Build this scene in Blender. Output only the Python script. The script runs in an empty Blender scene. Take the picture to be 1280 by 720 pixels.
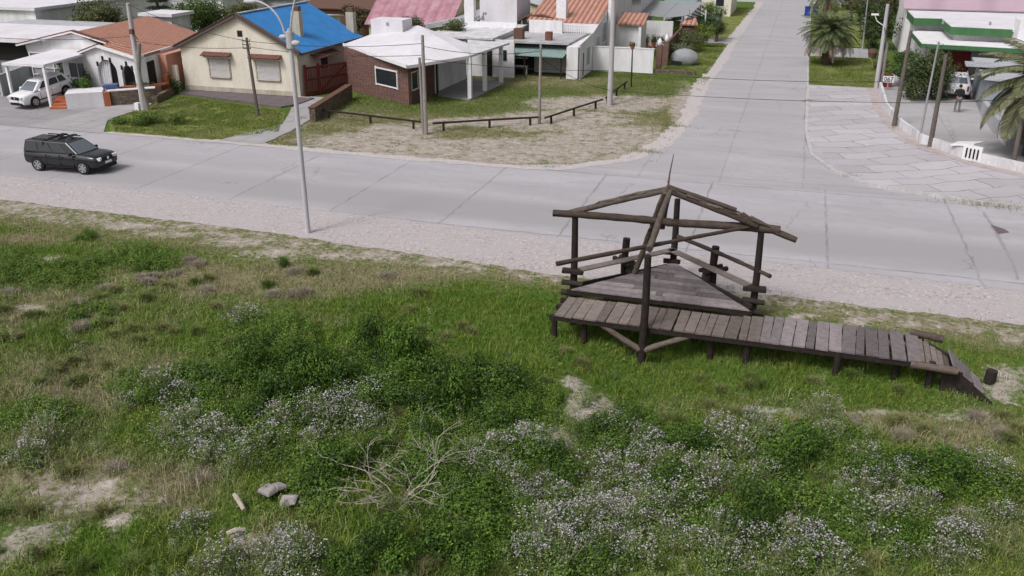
import bpy, bmesh, math, random
import numpy as np
from mathutils import Vector, Matrix
R = math.radians
random.seed(7); RNG = np.random.default_rng(7)
SC = bpy.context.scene
COL = SC.collection

# ------------------------------------------------------------------ camera
CAM_H = 12.0; FPX = 1114.0
PITCH = math.atan2(470, FPX); YAW = math.atan2(378, FPX / math.cos(PITCH))
cam = bpy.data.cameras.new('camera'); camo = bpy.data.objects.new('camera', cam); COL.objects.link(camo)
cam.sensor_width = 36; cam.lens = 36 * FPX / 1280; cam.clip_end = 3000
camo.location = (0, 0, CAM_H); camo.rotation_euler = (math.pi / 2 - PITCH, 0, YAW)
SC.camera = camo
# ------------------------------------------------------------------ light
SUN_EL, SUN_AZ = 52, 210
w = bpy.data.worlds.new('World'); SC.world = w; w.use_nodes = True
nt = w.node_tree; bg = nt.nodes['Background']; sky = nt.nodes.new('ShaderNodeTexSky')
sky.sky_type = 'NISHITA'; sky.sun_disc = False; sky.sun_elevation = R(SUN_EL); sky.sun_rotation = R(SUN_AZ)
sky.air_density = 1.0; sky.dust_density = 6.0; sky.ozone_density = 1.0
hs = nt.nodes.new('ShaderNodeHueSaturation'); hs.inputs['Saturation'].default_value = 0.22
nt.links.new(sky.outputs[0], hs.inputs['Color']); nt.links.new(hs.outputs[0], bg.inputs['Color'])
bg.inputs['Strength'].default_value = 0.105
sl = bpy.data.lights.new('sun', 'SUN'); sl.energy = 1.5; sl.angle = R(16); sl.color = (1, .965, .965)
so = bpy.data.objects.new('sun', sl); COL.objects.link(so)
so.rotation_euler = (R(90 - SUN_EL), 0, R(180 - SUN_AZ))
SC.view_settings.view_transform = 'Standard'; SC.view_settings.look = 'None'
SC.view_settings.gamma = 1; SC.view_settings.exposure = 0.2
SC.cycles.max_bounces = 5; SC.cycles.diffuse_bounces = 3; SC.cycles.transparent_max_bounces = 6

# ------------------------------------------------------------------ survey helpers (photo measurements -> world metres)
cP, sP, cY, sY = math.cos(PITCH), math.sin(PITCH), math.cos(YAW), math.sin(YAW)
def _ray(px, py):
    u = (px - 640) / FPX; v = (360 - py) / FPX
    x, y, z = u, cP + v * sP, -sP + v * cP
    return (x * cY - y * sY, x * sY + y * cY, z)
def at(px, py, z=0.0):
    r = _ray(px, py); t = (z - CAM_H) / r[2]; return (r[0] * t, r[1] * t, z)
def atY(px, py, Y):
    r = _ray(px, py); t = Y / r[1]; return (r[0] * t, Y, CAM_H + r[2] * t)
def S(t): t = np.clip(t, 0, 1); return t * t * (3 - 2 * t)
def terr(x, y):
    x = np.asarray(x, float); y = np.asarray(y, float)
    A = .24 + .42 * np.exp(-((x + 3.1) / 1.7) ** 2) + .06 * S((x - 4) / 2)
    t = -A * S((28.0 - y) / 4.2)
    m = S((27.5 - y) / 3)
    b = .07 * np.sin(x * .9 + 1.3) * np.cos(y * 1.1) + .05 * np.sin(x * 2.1 + y * 1.7) + .03 * np.sin(3.7 * x - 2.9 * y)
    return t + m * b
def atT(px, py):
    z = 0
    for _ in range(8): p = at(px, py, z); z = float(terr(p[0], p[1]))
    return (p[0], p[1], z)

# ------------------------------------------------------------------ materials
def rgb(c): return (c[0], c[1], c[2], 1)
class NT:
    def __init__(s, name):
        s.m = bpy.data.materials.new(name); s.m.use_nodes = True; s.t = s.m.node_tree
        s.b = s.t.nodes['Principled BSDF']; s.b.inputs['Specular IOR Level'].default_value = .3
    def n(s, typ, **kw):
        o = s.t.nodes.new('ShaderNode' + typ)
        for k, v in kw.items():
            if k.startswith('_'): setattr(o, k[1:], v)
            else:
                i = o.inputs[int(k[1:]) if k[0] == 'i' and k[1:].isdigit() else k.replace('__', ' ')]
                if isinstance(v, bpy.types.NodeSocket): s.t.links.new(v, i)
                else: i.default_value = rgb(v) if (isinstance(v, tuple) and len(v) == 3 and i.type == 'RGBA') else v
        return o
    def pos(s): return s.n('NewGeometry').outputs['Position']
    def mapped(s, v, sc): return s.n('Mapping', Vector=v, Scale=sc).outputs[0]
    def noise(s, v, scale, detail=4, rough=.55): return s.n('TexNoise', Vector=v, Scale=scale, Detail=detail, Roughness=rough).outputs['Fac']
    def mix(s, f, a, b, bt='MIX'):
        o = s.t.nodes.new('ShaderNodeMix'); o.data_type = 'RGBA'; o.blend_type = bt
        for k, v in ((0, f), (6, a), (7, b)):
            if isinstance(v, bpy.types.NodeSocket): s.t.links.new(v, o.inputs[k])
            else: o.inputs[k].default_value = rgb(v) if isinstance(v, tuple) else v
        return o.outputs[2]
    def rng(s, v, a, b, c=0., d=1.):
        return s.n('MapRange', Value=v, i1=a, i2=b, i3=c, i4=d).outputs[0]
    def math(s, op, a, b=0.):
        return s.n('Math', _operation=op, i0=a, i1=b).outputs[0]
    def bump(s, h, st=.3, d=.02): 
        s.t.links.new(s.n('Bump', Strength=st, Distance=d, Height=h).outputs[0], s.b.inputs['Normal'])
    def out(s, col, rough=.8, spec=None, metal=None):
        if isinstance(col, bpy.types.NodeSocket): s.t.links.new(col, s.b.inputs['Base Color'])
        else: s.b.inputs['Base Color'].default_value = rgb(col)
        s.b.inputs['Roughness'].default_value = rough
        if spec is not None: s.b.inputs['Specular IOR Level'].default_value = spec
        if metal is not None: s.b.inputs['Metallic'].default_value = metal
        return s.m
def plaster(name, c, dirt=.75, sc=1.2, rough=.85, amt=1.0):
    t = NT(name); p = t.pos()
    st = t.rng(t.noise(t.mapped(p, (1, 1, .25)), sc, 6, .65), .38, .72)
    fine = t.rng(t.noise(p, 9, 4), .3, .7, .93, 1.05)
    c2 = (c[0] * dirt, c[1] * dirt * .98, c[2] * dirt * .94)
    col = t.mix(t.math('MULTIPLY', st, amt), c, c2)
    col = t.mix(1., col, t.n('CombineColor', Red=fine, Green=fine, Blue=fine).outputs[0], 'MULTIPLY')
    t.bump(t.noise(p, 30), .15)
    return t.out(col, rough)
def simple(name, c, rough=.6, spec=.3, metal=0., var=.12):
    t = NT(name); f = t.rng(t.noise(t.n('TexCoord').outputs['Object'], 4, 4), .3, .7)
    return t.out(t.mix(f, c, tuple(x * (1 - var) for x in c)), rough, spec, metal)
def wood(name, a, b, sc=6., vr=(.72, 1.2)):
    t = NT(name); p = t.n('TexCoord').outputs['Object']
    f = t.rng(t.noise(t.mapped(p, (1, 1, 1)), sc, 6, .7), .3, .7)
    f2 = t.rng(t.noise(p, sc * 6, 3), .4, .7)
    col = t.mix(f, a, b); col = t.mix(t.math('MULTIPLY', f2, .5), col, tuple(x * .5 for x in a))
    ri = t.n('NewGeometry').outputs['Random Per Island']
    k = t.rng(ri, 0, 1, vr[0], vr[1]); col = t.mix(1., col, t.n('CombineColor', Red=k, Green=k, Blue=k).outputs[0], 'MULTIPLY')
    t.bump(f2, .5); return t.out(col, .85, .15)
def brick(name, a, b, mortar, sc=1.0, bw=.26, rh=.085):
    t = NT(name); g = t.n('NewGeometry'); p = g.outputs['Position']
    sx = t.n('SeparateXYZ', Vector=p); h = t.math('ADD', sx.outputs[0], sx.outputs[1])
    v = t.n('CombineXYZ', X=h, Y=sx.outputs[2]).outputs[0]
    br = t.n('TexBrick', Vector=v, Color1=a, Color2=b, Mortar=mortar, Scale=sc)
    br.inputs['Mortar Size'].default_value = .012; br.inputs['Brick Width'].default_value = bw; br.inputs['Row Height'].default_value = rh
    n = t.rng(t.noise(p, 3, 6, .7), .3, .75)
    col = t.mix(t.math('MULTIPLY', n, .55), br.outputs[0], tuple(x * .45 for x in a))
    t.bump(br.outputs['Fac'], -.3); return t.out(col, .9, .2)
def tiles(name, c1, c2, dark, ax=0, pitch=.30, row=.36):
    # ribs run down the slope (perpendicular to axis ax)
    t = NT(name); p = t.pos(); s = t.n('SeparateXYZ', Vector=p)
    u = s.outputs[ax]; v = s.outputs[1 - ax]
    wv = t.math('SINE', t.math('MULTIPLY', u, 2 * math.pi / pitch))
    rw = t.math('FRACT', t.math('DIVIDE', v, row))
    n = t.rng(t.noise(p, 2.2, 5, .7), .3, .7)
    cell = t.n('TexWhiteNoise', Vector=t.n('CombineXYZ', X=t.math('FLOOR', t.math('DIVIDE', u, pitch)), Y=t.math('FLOOR', t.math('DIVIDE', v, row))).outputs[0]).outputs['Value']
    col = t.mix(n, c1, c2); col = t.mix(t.math('MULTIPLY', cell, .45), col, (c1[0] * 1.25, c1[1] * 1.3, c1[2] * 1.4))
    col = t.mix(t.rng(wv, -.95, -.4, .75, 0), col, dark)
    col = t.mix(t.rng(rw, 0, .14, .55, 0), col, dark)
    t.bump(wv, .8, .05); return t.out(col, .85, .2)
def sheet(name, c, c2, ax=0, pitch=.2, rough=.5, spec=.4):
    t = NT(name); p = t.pos(); s = t.n('SeparateXYZ', Vector=p)
    wv = t.math('SINE', t.math('MULTIPLY', s.outputs[ax], 2 * math.pi / pitch))
    n = t.rng(t.noise(p, 1.1, 5, .65), .35, .7)
    col = t.mix(n, c, c2); col = t.mix(t.rng(wv, -1, -.2, .35, 0), col, tuple(x * .6 for x in c))
    t.bump(wv, .5, .03); return t.out(col, rough, spec)
def leafmat(name, trans=.25, rough=.6):
    t = NT(name); a = t.n('Attribute', _attribute_name='col').outputs['Color']
    t.out(a, rough, .25)
    tr = t.n('BsdfTranslucent', Color=a); mx = t.n('MixShader', i0=trans, i1=t.b.outputs[0], i2=tr.outputs[0])
    t.t.links.new(mx.outputs[0], t.t.nodes['Material Output'].inputs[0]); return t.m

def m_ground():
    t = NT('ground_soil_and_turf'); p = t.pos()
    a = t.n('Attribute', _attribute_name='msk').outputs['Color']; s = t.n('SeparateColor', Color=a)
    sand, dry = s.outputs[0], s.outputs[1]
    n1 = t.noise(p, 1.3, 8, .68); n2 = t.noise(p, 6, 6, .7); n3 = t.noise(p, 28, 4, .7)
    green = t.mix(t.rng(n2, .3, .7), (.045, .085, .014), (.11, .17, .03))
    dryc = t.mix(t.rng(n3, .3, .7), (.15, .13, .07), (.26, .22, .14))
    sandc = t.mix(t.rng(n2, .35, .7), (.45, .39, .36), (.30, .255, .225)); sandc = t.mix(t.rng(t.noise(p, 2.6, 6, .7), .52, .66, 0, .8), sandc, (.53, .47, .44)); sandc = t.mix(t.rng(t.noise(p, .9, 5, .6), .55, .7, 0, .6), sandc, (.30, .27, .19))
    sandc = t.mix(t.rng(n3, .5, .75, 0, .6), sandc, (.22, .18, .14))
    nn = t.math('ADD', t.math('MULTIPLY', t.math('SUBTRACT', n1, .5), 1.9), t.math('ADD', t.math('MULTIPLY', t.math('SUBTRACT', n2, .5), 2.0), t.math('MULTIPLY', t.math('SUBTRACT', n3, .5), 1.2)))
    fd = t.rng(t.math('ADD', dry, nn), .2, .8); fs = t.rng(t.math('ADD', sand, nn), .40, .85)
    col = t.mix(fs, t.mix(fd, green, dryc), sandc)
    t.bump(t.math('ADD', n2, t.math('MULTIPLY', n3, .5)), .6, .06)
    return t.out(col, .95, .1)
def m_lawn():
    t = NT('mown_lawn'); p = t.pos()
    n1 = t.noise(p, .7, 7, .65); n2 = t.noise(p, 5, 5, .7); n3 = t.noise(p, 25, 4, .7)
    col = t.mix(t.rng(n1, .35, .65), (.13, .165, .035), (.22, .225, .08))
    col = t.mix(t.rng(n2, .58, .8, 0, .7), col, (.22, .20, .10)); col = t.mix(t.rng(n3, .45, .8, 0, .6), col, (.05, .075, .015))
    t.bump(n3, .6, .05); return t.out(col, .95, .1)
def m_concrete(name, c, slab=(4.2, 4.9), joint=.5, off=(1.9, .0), patch=.8, crk=True, lane=None):
    t = NT(name); p = t.pos(); s = t.n('SeparateXYZ', Vector=p)
    big = t.noise(t.mapped(p, (.35, 1, 1)), .5, 6, .6); med = t.noise(p, 2.2, 8, .7); fine = t.noise(p, 40, 3, .7)
    col = t.mix(t.rng(big, .35, .68), c, tuple(x * patch for x in c))
    col = t.mix(t.rng(med, .48, .75, 0, .6), col, tuple(x * .72 for x in c)); col = t.mix(t.rng(t.noise(t.mapped(p, (.25, 1, 1)), 1.1, 5, .7), .56, .72, 0, .55), col, (c[0] * 1.15, c[1] * 1.15, c[2] * 1.13))
    col = t.mix(t.rng(fine, .3, .7, 0, .25), col, tuple(x * .7 for x in c))
    if lane:
        for (y0_, y1_, k_) in lane:
            u_ = t.math('ADD', s.outputs[1], t.math('MULTIPLY', t.math('SUBTRACT', big, .5), 1.6)); c_ = (y0_ + y1_) / 2; w_ = (y1_ - y0_) / 2
            f_ = t.rng(t.math('ABSOLUTE', t.math('SUBTRACT', u_, c_)), w_ * .55, w_ * 1.25, k_, 0)
            col = t.mix(f_, col, tuple(x * .72 for x in (c[0], c[1], c[2] * .97)))
    wob = t.math('MULTIPLY', t.math('SUBTRACT', t.noise(p, 1.5, 3), .5), .25)
    def jl(u, size, o):
        f = t.math('FRACT', t.math('DIVIDE', t.math('ADD', t.math('ADD', u, wob), -o), size))
        d = t.math('MULTIPLY', t.math('ABSOLUTE', t.math('SUBTRACT', f, .5)), size)
        d = t.math('SUBTRACT', size / 2, d)
        return t.rng(d, .02, .07, 1, 0)
    if joint:
        cell = t.n('TexWhiteNoise', Vector=t.n('CombineXYZ', X=t.math('FLOOR', t.math('DIVIDE', t.math('ADD', s.outputs[0], -off[0]), slab[0])), Y=t.math('FLOOR', t.math('DIVIDE', t.math('ADD', s.outputs[1], -off[1]), slab[1]))).outputs[0]).outputs['Value']
        col = t.mix(t.math('MULTIPLY', cell, .45), col, tuple(x * .8 for x in c))
        j = t.math('MAXIMUM', jl(s.outputs[0], slab[0], off[0]), jl(s.outputs[1], slab[1], off[1]))
        j = t.math('MULTIPLY', j, t.rng(t.noise(p, .9, 3), .35, .6, joint * .25, joint))
        col = t.mix(j, col, tuple(x * .35 for x in c))
    if crk:
        v = t.n('TexVoronoi', Vector=t.n('VectorMath', _operation='ADD', i0=p, i1=t.n('TexNoise', Vector=p, Scale=1.6, Detail=4).outputs['Color']).outputs[0], _feature='DISTANCE_TO_EDGE', Scale=.16)
        ck = t.math('MULTIPLY', t.rng(v.outputs['Distance'], .0, .006, 1, 0), t.rng(t.noise(p, .25, 2), .5, .6, 0, .6))
        col = t.mix(ck, col, tuple(x * .35 for x in c))
    t.bump(t.math('ADD', med, fine), .25, .01)
    return t.out(col, .82, .25)
def m_slabs():
    t = NT('paving_slabs'); p = t.pos(); c = (.46, .43, .46)
    wp = t.n('VectorMath', _operation='ADD', i0=p, i1=t.n('VectorMath', _operation='SCALE', i0=t.n('VectorMath', _operation='SUBTRACT', i0=t.n('TexNoise', Vector=p, Scale=.35, Detail=2).outputs['Color'], i1=(.5, .5, .5)).outputs[0], Scale=1.5).outputs[0]).outputs[0]
    v = t.n('Mapping', Vector=wp, Rotation=(0, 0, -.5)).outputs[0]
    br = t.n('TexBrick', Vector=v, Color1=(.48, .45, .48), Color2=(.37, .345, .365), Mortar=(.20, .18, .18), Scale=1.); br.inputs['Mortar Size'].default_value = .035; br.inputs['Brick Width'].default_value = 2.6; br.inputs['Row Height'].default_value = 1.25; br.inputs['Mortar Smooth'].default_value = .4
    n = t.noise(p, .7, 7, .65); n2 = t.noise(p, 3, 6, .7)
    col = t.mix(t.rng(n, .5, .7), br.outputs[0], c); col = t.mix(t.rng(n, .5, .75, 0, .6), col, (.37, .345, .36)); col = t.mix(t.rng(n2, .52, .8, 0, .5), col, (.31, .285, .29))
    col = t.mix(t.math('MULTIPLY', br.outputs['Fac'], t.rng(n, .62, .45, .0, .85)), col, (.21, .19, .19))
    t.bump(n2, .3, .01); return t.out(col, .85, .2)
def m_dirt():
    t = NT('pavement_dirt'); p = t.pos(); n = t.noise(p, 1.2, 7, .65); n2 = t.noise(p, 8, 5, .7)
    col = t.mix(t.rng(n, .4, .65), (.43, .385, .385), (.36, .29, .275)); col = t.mix(t.rng(n2, .5, .8, 0, .5), col, (.25, .21, .20)); return t.out(col, .95, .1)
def m_rubble():
    t = NT('worn_gravel_shoulder'); p = t.pos()
    v = t.n('TexVoronoi', Vector=p, Scale=13, Randomness=1.); k = t.n('SeparateColor', Color=v.outputs['Color']).outputs[0]
    v2 = t.n('TexVoronoi', Vector=p, Scale=2.3, _feature='DISTANCE_TO_EDGE'); 
    n1 = t.noise(t.mapped(p, (.5, 1, 1)), .8, 7, .65); n3 = t.noise(p, 22, 4, .7)
    col = t.mix(t.rng(k, .1, .9), (.395, .355, .358), (.455, .41, .412))
    col = t.mix(t.rng(k, .92, .98), col, (.58, .53, .55)); col = t.mix(t.rng(k, .06, .02), col, (.27, .23, .23))
    col = t.mix(t.rng(n1, .35, .7, 0, .8), col, (.405, .372, .375)); col = t.mix(t.rng(n3, .5, .8, 0, .4), col, (.31, .27, .275))
    col = t.mix(t.math('MULTIPLY', t.rng(v2.outputs['Distance'], 0, .05, 1, 0), t.rng(n1, .55, .4, 0, .5)), col, (.22, .19, .19))
    t.bump(t.math('ADD', n3, k), .5, .02); return t.out(col, .92, .15)

M = dict(
 ground=m_ground(), lawn=m_lawn(), road=m_concrete('road_concrete', (.44, .42, .445), (5.15, 9.4), .62, (1.98, 42.25), lane=[(33.4, 37.0, 1.0), (37.6, 39.8, .35)]),
 street=m_concrete('street_concrete', (.43, .41, .43), (3.9, 5.2), .35, (-2.9, 2.0)),
 paving=m_slabs(),
 yard=m_concrete('yard_concrete', (.44, .42, .43), (2.9, 3.1), .4, (.3, .2), .75), sandstrip=plaster('sandy_edge', (.50, .46, .46), .75, 4),
 drive=m_concrete('driveway_concrete', (.34, .32, .335), (2.4, 2.6), .6, (.3, .2), .7),
 walk=m_concrete('path_concrete', (.40, .38, .39), (1.3, 1.3), .5, (.3, .2), .8),
 slabdark=m_concrete('dark_paving', (.16, .13, .14), (1.2, 1.2), .6, (0, 0), .8), rubble=m_rubble(),
 kerb=plaster('kerb_concrete', (.50, .48, .49), .7, 3),
 white=plaster('white_render', (.74, .73, .76), .78), whiter=plaster('white_roof_membrane', (.68, .66, .71), .84, .6),
 dirtywhite=plaster('stained_white_render', (.66, .65, .68), .55, 1.6), cream=plaster('cream_render', (.74, .69, .60), .8, .8),
 creamd=plaster('weathered_cream', (.50, .46, .37), .6, 1.5), salmon=plaster('salmon_render', (.55, .27, .20), .8),
 greyroof=plaster('grey_flat_roof', (.46, .45, .47), .6, 1.0), greywall=plaster('grey_render', (.42, .43, .46), .8),
 bluegrey=plaster('blue_grey_render', (.30, .33, .38), .8), orange=plaster('terracotta_paint', (.42, .14, .07), .75),
 maroon=simple('maroon_paint', (.13, .025, .022), .6), red=plaster('red_paint', (.26, .045, .035), .7),
 green=plaster('green_paint', (.055, .15, .06), .75), yellowish=plaster('pale_yellow_render', (.58, .55, .36), .85),
 greymetal=sheet('grey_sheet_roof', (.42, .43, .45), (.32, .33, .34)), greensheet=sheet('green_sheet_roof', (.20, .29, .27), (.26, .33, .32), 0, .25),
 pink=sheet('pink_sheet_roof', (.31, .13, .17), (.44, .27, .31), 0, 1.1, .6), palepink=sheet('pale_pink_roof', (.40, .285, .345), (.43, .32, .37), 0, 4.2, .6),
 whitesheet=sheet('white_sheet_roof', (.62, .61, .65), (.52, .52, .56), 0, .35, .5),
 blue=plaster('blue_roof_coating', (.035, .22, .56), .8, 1.3, .55), tile=tiles('clay_tiles', (.38, .17, .115), (.50, .29, .22), (.13, .05, .04), 1, .36, .42),
 tile2=tiles('clay_barrel_tiles', (.40, .17, .115), (.52, .34, .28), (.13, .055, .045), 0, .44, .5),
 tilerow=tiles('awning_tiles', (.17, .075, .06), (.24, .11, .09), (.08, .03, .02), 0, .2, .3),
 brick=brick('dark_brick', (.20, .085, .065), (.085, .042, .040), (.20, .16, .145)), brick2=brick('brown_brick', (.20, .10, .07), (.12, .07, .055), (.2, .16, .13)),
 stone=brick('mottled_stone', (.22, .17, .13), (.09, .07, .055), (.05, .04, .035), 1, .22, .16),
 eave=simple('weathered_fascia', (.12, .085, .08), .8), darkwood=wood('tarred_wood', (.022, .018, .017), (.05, .038, .034)),
 log=wood('bleached_log', (.16, .128, .11), (.075, .058, .05)), logbrown=wood('brown_log', (.115, .085, .07), (.055, .042, .036)),
 plank=wood('weathered_plank', (.26, .218, .198), (.14, .112, .10), 5, (.65, 1.25)), plankg=wood('grey_floorboard', (.27, .235, .24), (.15, .125, .13), 5, (.5, 1.35)),
 bark=wood('palm_bark', (.06, .045, .035), (.11, .085, .06)), polew=wood('grey_pole_wood', (.33, .30, .29), (.22, .195, .185)),
 polebrown=wood('brown_pole_wood', (.17, .145, .125), (.10, .085, .075)), concpole=plaster('pole_concrete', (.46, .44, .46), .75, 2),
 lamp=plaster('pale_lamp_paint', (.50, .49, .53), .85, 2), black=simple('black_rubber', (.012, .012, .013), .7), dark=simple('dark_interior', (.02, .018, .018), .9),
 glass=simple('dark_window_glass', (.025, .03, .035), .08, .6), shutter=sheet('roller_shutter', (.70, .69, .74), (.60, .59, .64), 2, .09),
 gray=simple('grey_plastic', (.3, .3, .32), .5), whitep=simple('white_paint', (.78, .77, .80), .45), metal=simple('galvanised_metal', (.45, .45, .47), .4, .5, .5),
 truck=simple('charcoal_car_paint', (.012, .013, .017), .2, .6, 0, .1), trucktop=simple('charcoal_car_roof', (.016, .017, .021), .25, .6), canopy=simple('black_canopy_shell', (.045, .05, .06), .45, .5),
 carwhite=simple('white_car_paint', (.76, .76, .79), .25, .5, 0, .04), chrome=simple('chrome', (.7, .7, .72), .15, .6, .9), lens=simple('headlight_lens', (.72, .74, .78), .12, .6),
 wind=simple('windscreen_glass', (.13, .145, .17), .07, .9), bluep=simple('blue_plastic', (.02, .05, .28), .5), rust=simple('rusty_metal', (.13, .07, .05), .8),
 leaf=leafmat('leaves', .14), grass=leafmat('grass_blades', .18, .7), flower=leafmat('flower_petals', .2, .7), twig=wood('dead_twigs', (.52, .47, .40), (.38, .33, .28)),
 rock=plaster('broken_concrete', (.33, .30, .30), .6, 5), trunk=wood('tree_bark', (.07, .05, .04), (.12, .09, .07)), cloth=simple('grey_cover_cloth', (.28, .29, .30), .8),
 skin=simple('skin', (.35, .2, .14), .6), jacket=simple('black_cloth', (.015, .015, .018), .9), trousers=simple('grey_cloth', (.17, .165, .17), .9), hair=simple('dark_hair', (.03, .022, .02), .8),
 bluecloth=simple('blue_cloth', (.12, .16, .33), .8), cable=simple('cable_rubber', (.03, .03, .03), .7), bricktop=plaster('clay_chimney', (.20, .09, .07), .6, 4),
)
# ------------------------------------------------------------------ object helpers
def tag(o, label=None, cat=None, group=None, kind=None):
    if label: o['label'] = label
    if cat: o['category'] = cat
    if group: o['group'] = group
    if kind: o['kind'] = kind
    return o
def thing(name, loc, label, cat, group=None, rot=(0, 0, 0)):
    o = bpy.data.objects.new(name, None); COL.objects.link(o); o.location = loc; o.rotation_euler = rot
    o.empty_display_size = .3
    return tag(o, label, cat, group)
def dup(root, loc, rot=None, label=None, group=None, scale=None):
    r = root.copy(); COL.objects.link(r); r.location = loc
    if rot is not None: r.rotation_euler = rot
    if scale: r.scale = scale
    if label: r['label'] = label
    if group: r['group'] = group
    for ch in list(root.children):
        c = ch.copy(); COL.objects.link(c); c.parent = r
        for g in list(ch.children):
            d = g.copy(); COL.objects.link(d); d.parent = c
    return r
class MB:
    def __init__(s): s.v = []; s.f = []
    def box(s, c, size, rz=0, rot=None, taper=1.0):
        m = rot if rot is not None else Matrix.Rotation(rz, 3, 'Z'); c = Vector(c); b = len(s.v); sx, sy, sz = [k / 2 for k in size]
        for z in (-1, 1):
            k = taper if z > 0 else 1
            for x, y in ((-1, -1), (1, -1), (1, 1), (-1, 1)): s.v.append(c + m @ Vector((x * sx * k, y * sy * k, z * sz)))
        s.f += [[b + i for i in q] for q in ((0, 3, 2, 1), (4, 5, 6, 7), (0, 1, 5, 4), (1, 2, 6, 5), (2, 3, 7, 6), (3, 0, 4, 7))]; return s
    def b2(s, x0, x1, y0, y1, z0, z1): return s.box(((x0 + x1) / 2, (y0 + y1) / 2, (z0 + z1) / 2), (x1 - x0, y1 - y0, z1 - z0))
    def beam(s, p, q, wd, h, up=(0, 0, 1)):
        p, q = Vector(p), Vector(q); d = (q - p); L = d.length; d.normalize(); u = Vector(up); sd = d.cross(u)
        if sd.length < 1e-3: sd = Vector((1, 0, 0))
        sd.normalize(); u = sd.cross(d); return s.box((p + q) / 2, (L, wd, h), rot=Matrix((d, -sd, u)).transposed())
    def tube(s, pts, rad, n=8, cap=True):
        pts = [Vector(p) for p in pts]; rad = rad if isinstance(rad, (list, tuple)) else [rad] * len(pts); b0 = len(s.v)
        for i, p in enumerate(pts):
            d = (pts[min(i + 1, len(pts) - 1)] - pts[max(i - 1, 0)]).normalized()
            a = d.cross(Vector((0, 0, 1)) if abs(d.z) < .9 else Vector((1, 0, 0))).normalized(); c = d.cross(a)
            for k in range(n): an = 2 * math.pi * k / n; s.v.append(p + (a * math.cos(an) + c * math.sin(an)) * rad[i])
        for i in range(len(pts) - 1):
            for k in range(n):
                a0 = b0 + i * n + k; a1 = b0 + i * n + (k + 1) % n; s.f.append([a0, a0 + n, a1 + n, a1])
        if cap: s.f.append([b0 + k for k in range(n)]); s.f.append([b0 + (len(pts) - 1) * n + n - 1 - k for k in range(n)])
        return s
    def slab(s, poly, th):
        """thick polygon: top = poly (3D points, ccw from above), extruded down by th"""
        b = len(s.v); n = len(poly)
        s.v += [Vector(p) for p in poly] + [Vector((p[0], p[1], p[2] - th)) for p in poly]
        s.f.append([b + i for i in range(n)]); s.f.append([b + n + n - 1 - i for i in range(n)])
        for i in range(n): j = (i + 1) % n; s.f.append([b + i, b + n + i, b + n + j, b + j])
        return s
    def wall(s, poly, nrm, th):
        """thick vertical polygon pushed back along nrm by th"""
        b = len(s.v); n = len(poly); k = Vector(nrm) * th
        s.v += [Vector(p) for p in poly] + [Vector(p) + k for p in poly]
        s.f.append([b + i for i in range(n)]); s.f.append([b + n + n - 1 - i for i in range(n)])
        for i in range(n): j = (i + 1) % n; s.f.append([b + i, b + n + i, b + n + j, b + j])
        return s
    def ico(s, c, r, sub=1, sc=(1, 1, 1), jit=0.):
        bm = bmesh.new(); bmesh.ops.create_icosphere(bm, subdivisions=sub, radius=r); b = len(s.v)
        for v in bm.verts: k = 1 + random.uniform(-jit, jit); s.v.append(Vector(c) + Vector((v.co.x * sc[0] * k, v.co.y * sc[1] * k, v.co.z * sc[2] * k)))
        s.f += [[b + v.index for v in f.verts] for f in bm.faces]; bm.free(); return s
    def build(s, name, mat, parent=None, smooth=False, local=False, bevel=0):
        me = bpy.data.meshes.new(name); off = Vector(parent.location) if (parent is not None and not local) else Vector((0, 0, 0))
        pp = parent
        if parent is not None and not local:
            off = Vector((0, 0, 0))
            while pp is not None: off += Vector(pp.location); pp = pp.parent
        me.from_pydata([tuple(v - off) for v in s.v], [], s.f)
        bm = bmesh.new(); bm.from_mesh(me); bmesh.ops.recalc_face_normals(bm, faces=bm.faces[:]); bm.to_mesh(me); bm.free()
        me.materials.append(M[mat] if isinstance(mat, str) else mat)
        if smooth:
            me.polygons.foreach_set('use_smooth', [True] * len(me.polygons)); me.set_sharp_from_angle(angle=R(40))
        o = bpy.data.objects.new(name, me); COL.objects.link(o); o.parent = parent
        if bevel:
            b = o.modifiers.new('bevel', 'BEVEL'); b.width = bevel; b.segments = 2; b.limit_method = 'ANGLE'
        return o
def mesh_np(name, verts, faces_n, nper, cols, mat, parent=None):
    """verts (N,3), faces as flat index array, nper verts per face (int or array)"""
    me = bpy.data.meshes.new(name); nv = len(verts); nl = len(faces_n)
    tot = np.full(nl // nper, nper) if isinstance(nper, int) else np.asarray(nper)
    me.vertices.add(nv); me.vertices.foreach_set('co', np.asarray(verts, np.float32).ravel())
    me.loops.add(nl); me.loops.foreach_set('vertex_index', np.asarray(faces_n, np.int32))
    me.polygons.add(len(tot)); me.polygons.foreach_set('loop_start', np.concatenate([[0], np.cumsum(tot)[:-1]]).astype(np.int32))
    me.update(calc_edges=True)
    if cols is not None:
        a = me.color_attributes.new('col' if mat != 'ground' else 'msk', 'FLOAT_COLOR', 'POINT')
        c = np.ones((nv, 4), np.float32); c[:, :3] = cols; a.data.foreach_set('color', c.ravel())
    me.materials.append(M[mat]); o = bpy.data.objects.new(name, me); COL.objects.link(o); o.parent = parent
    return o
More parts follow.
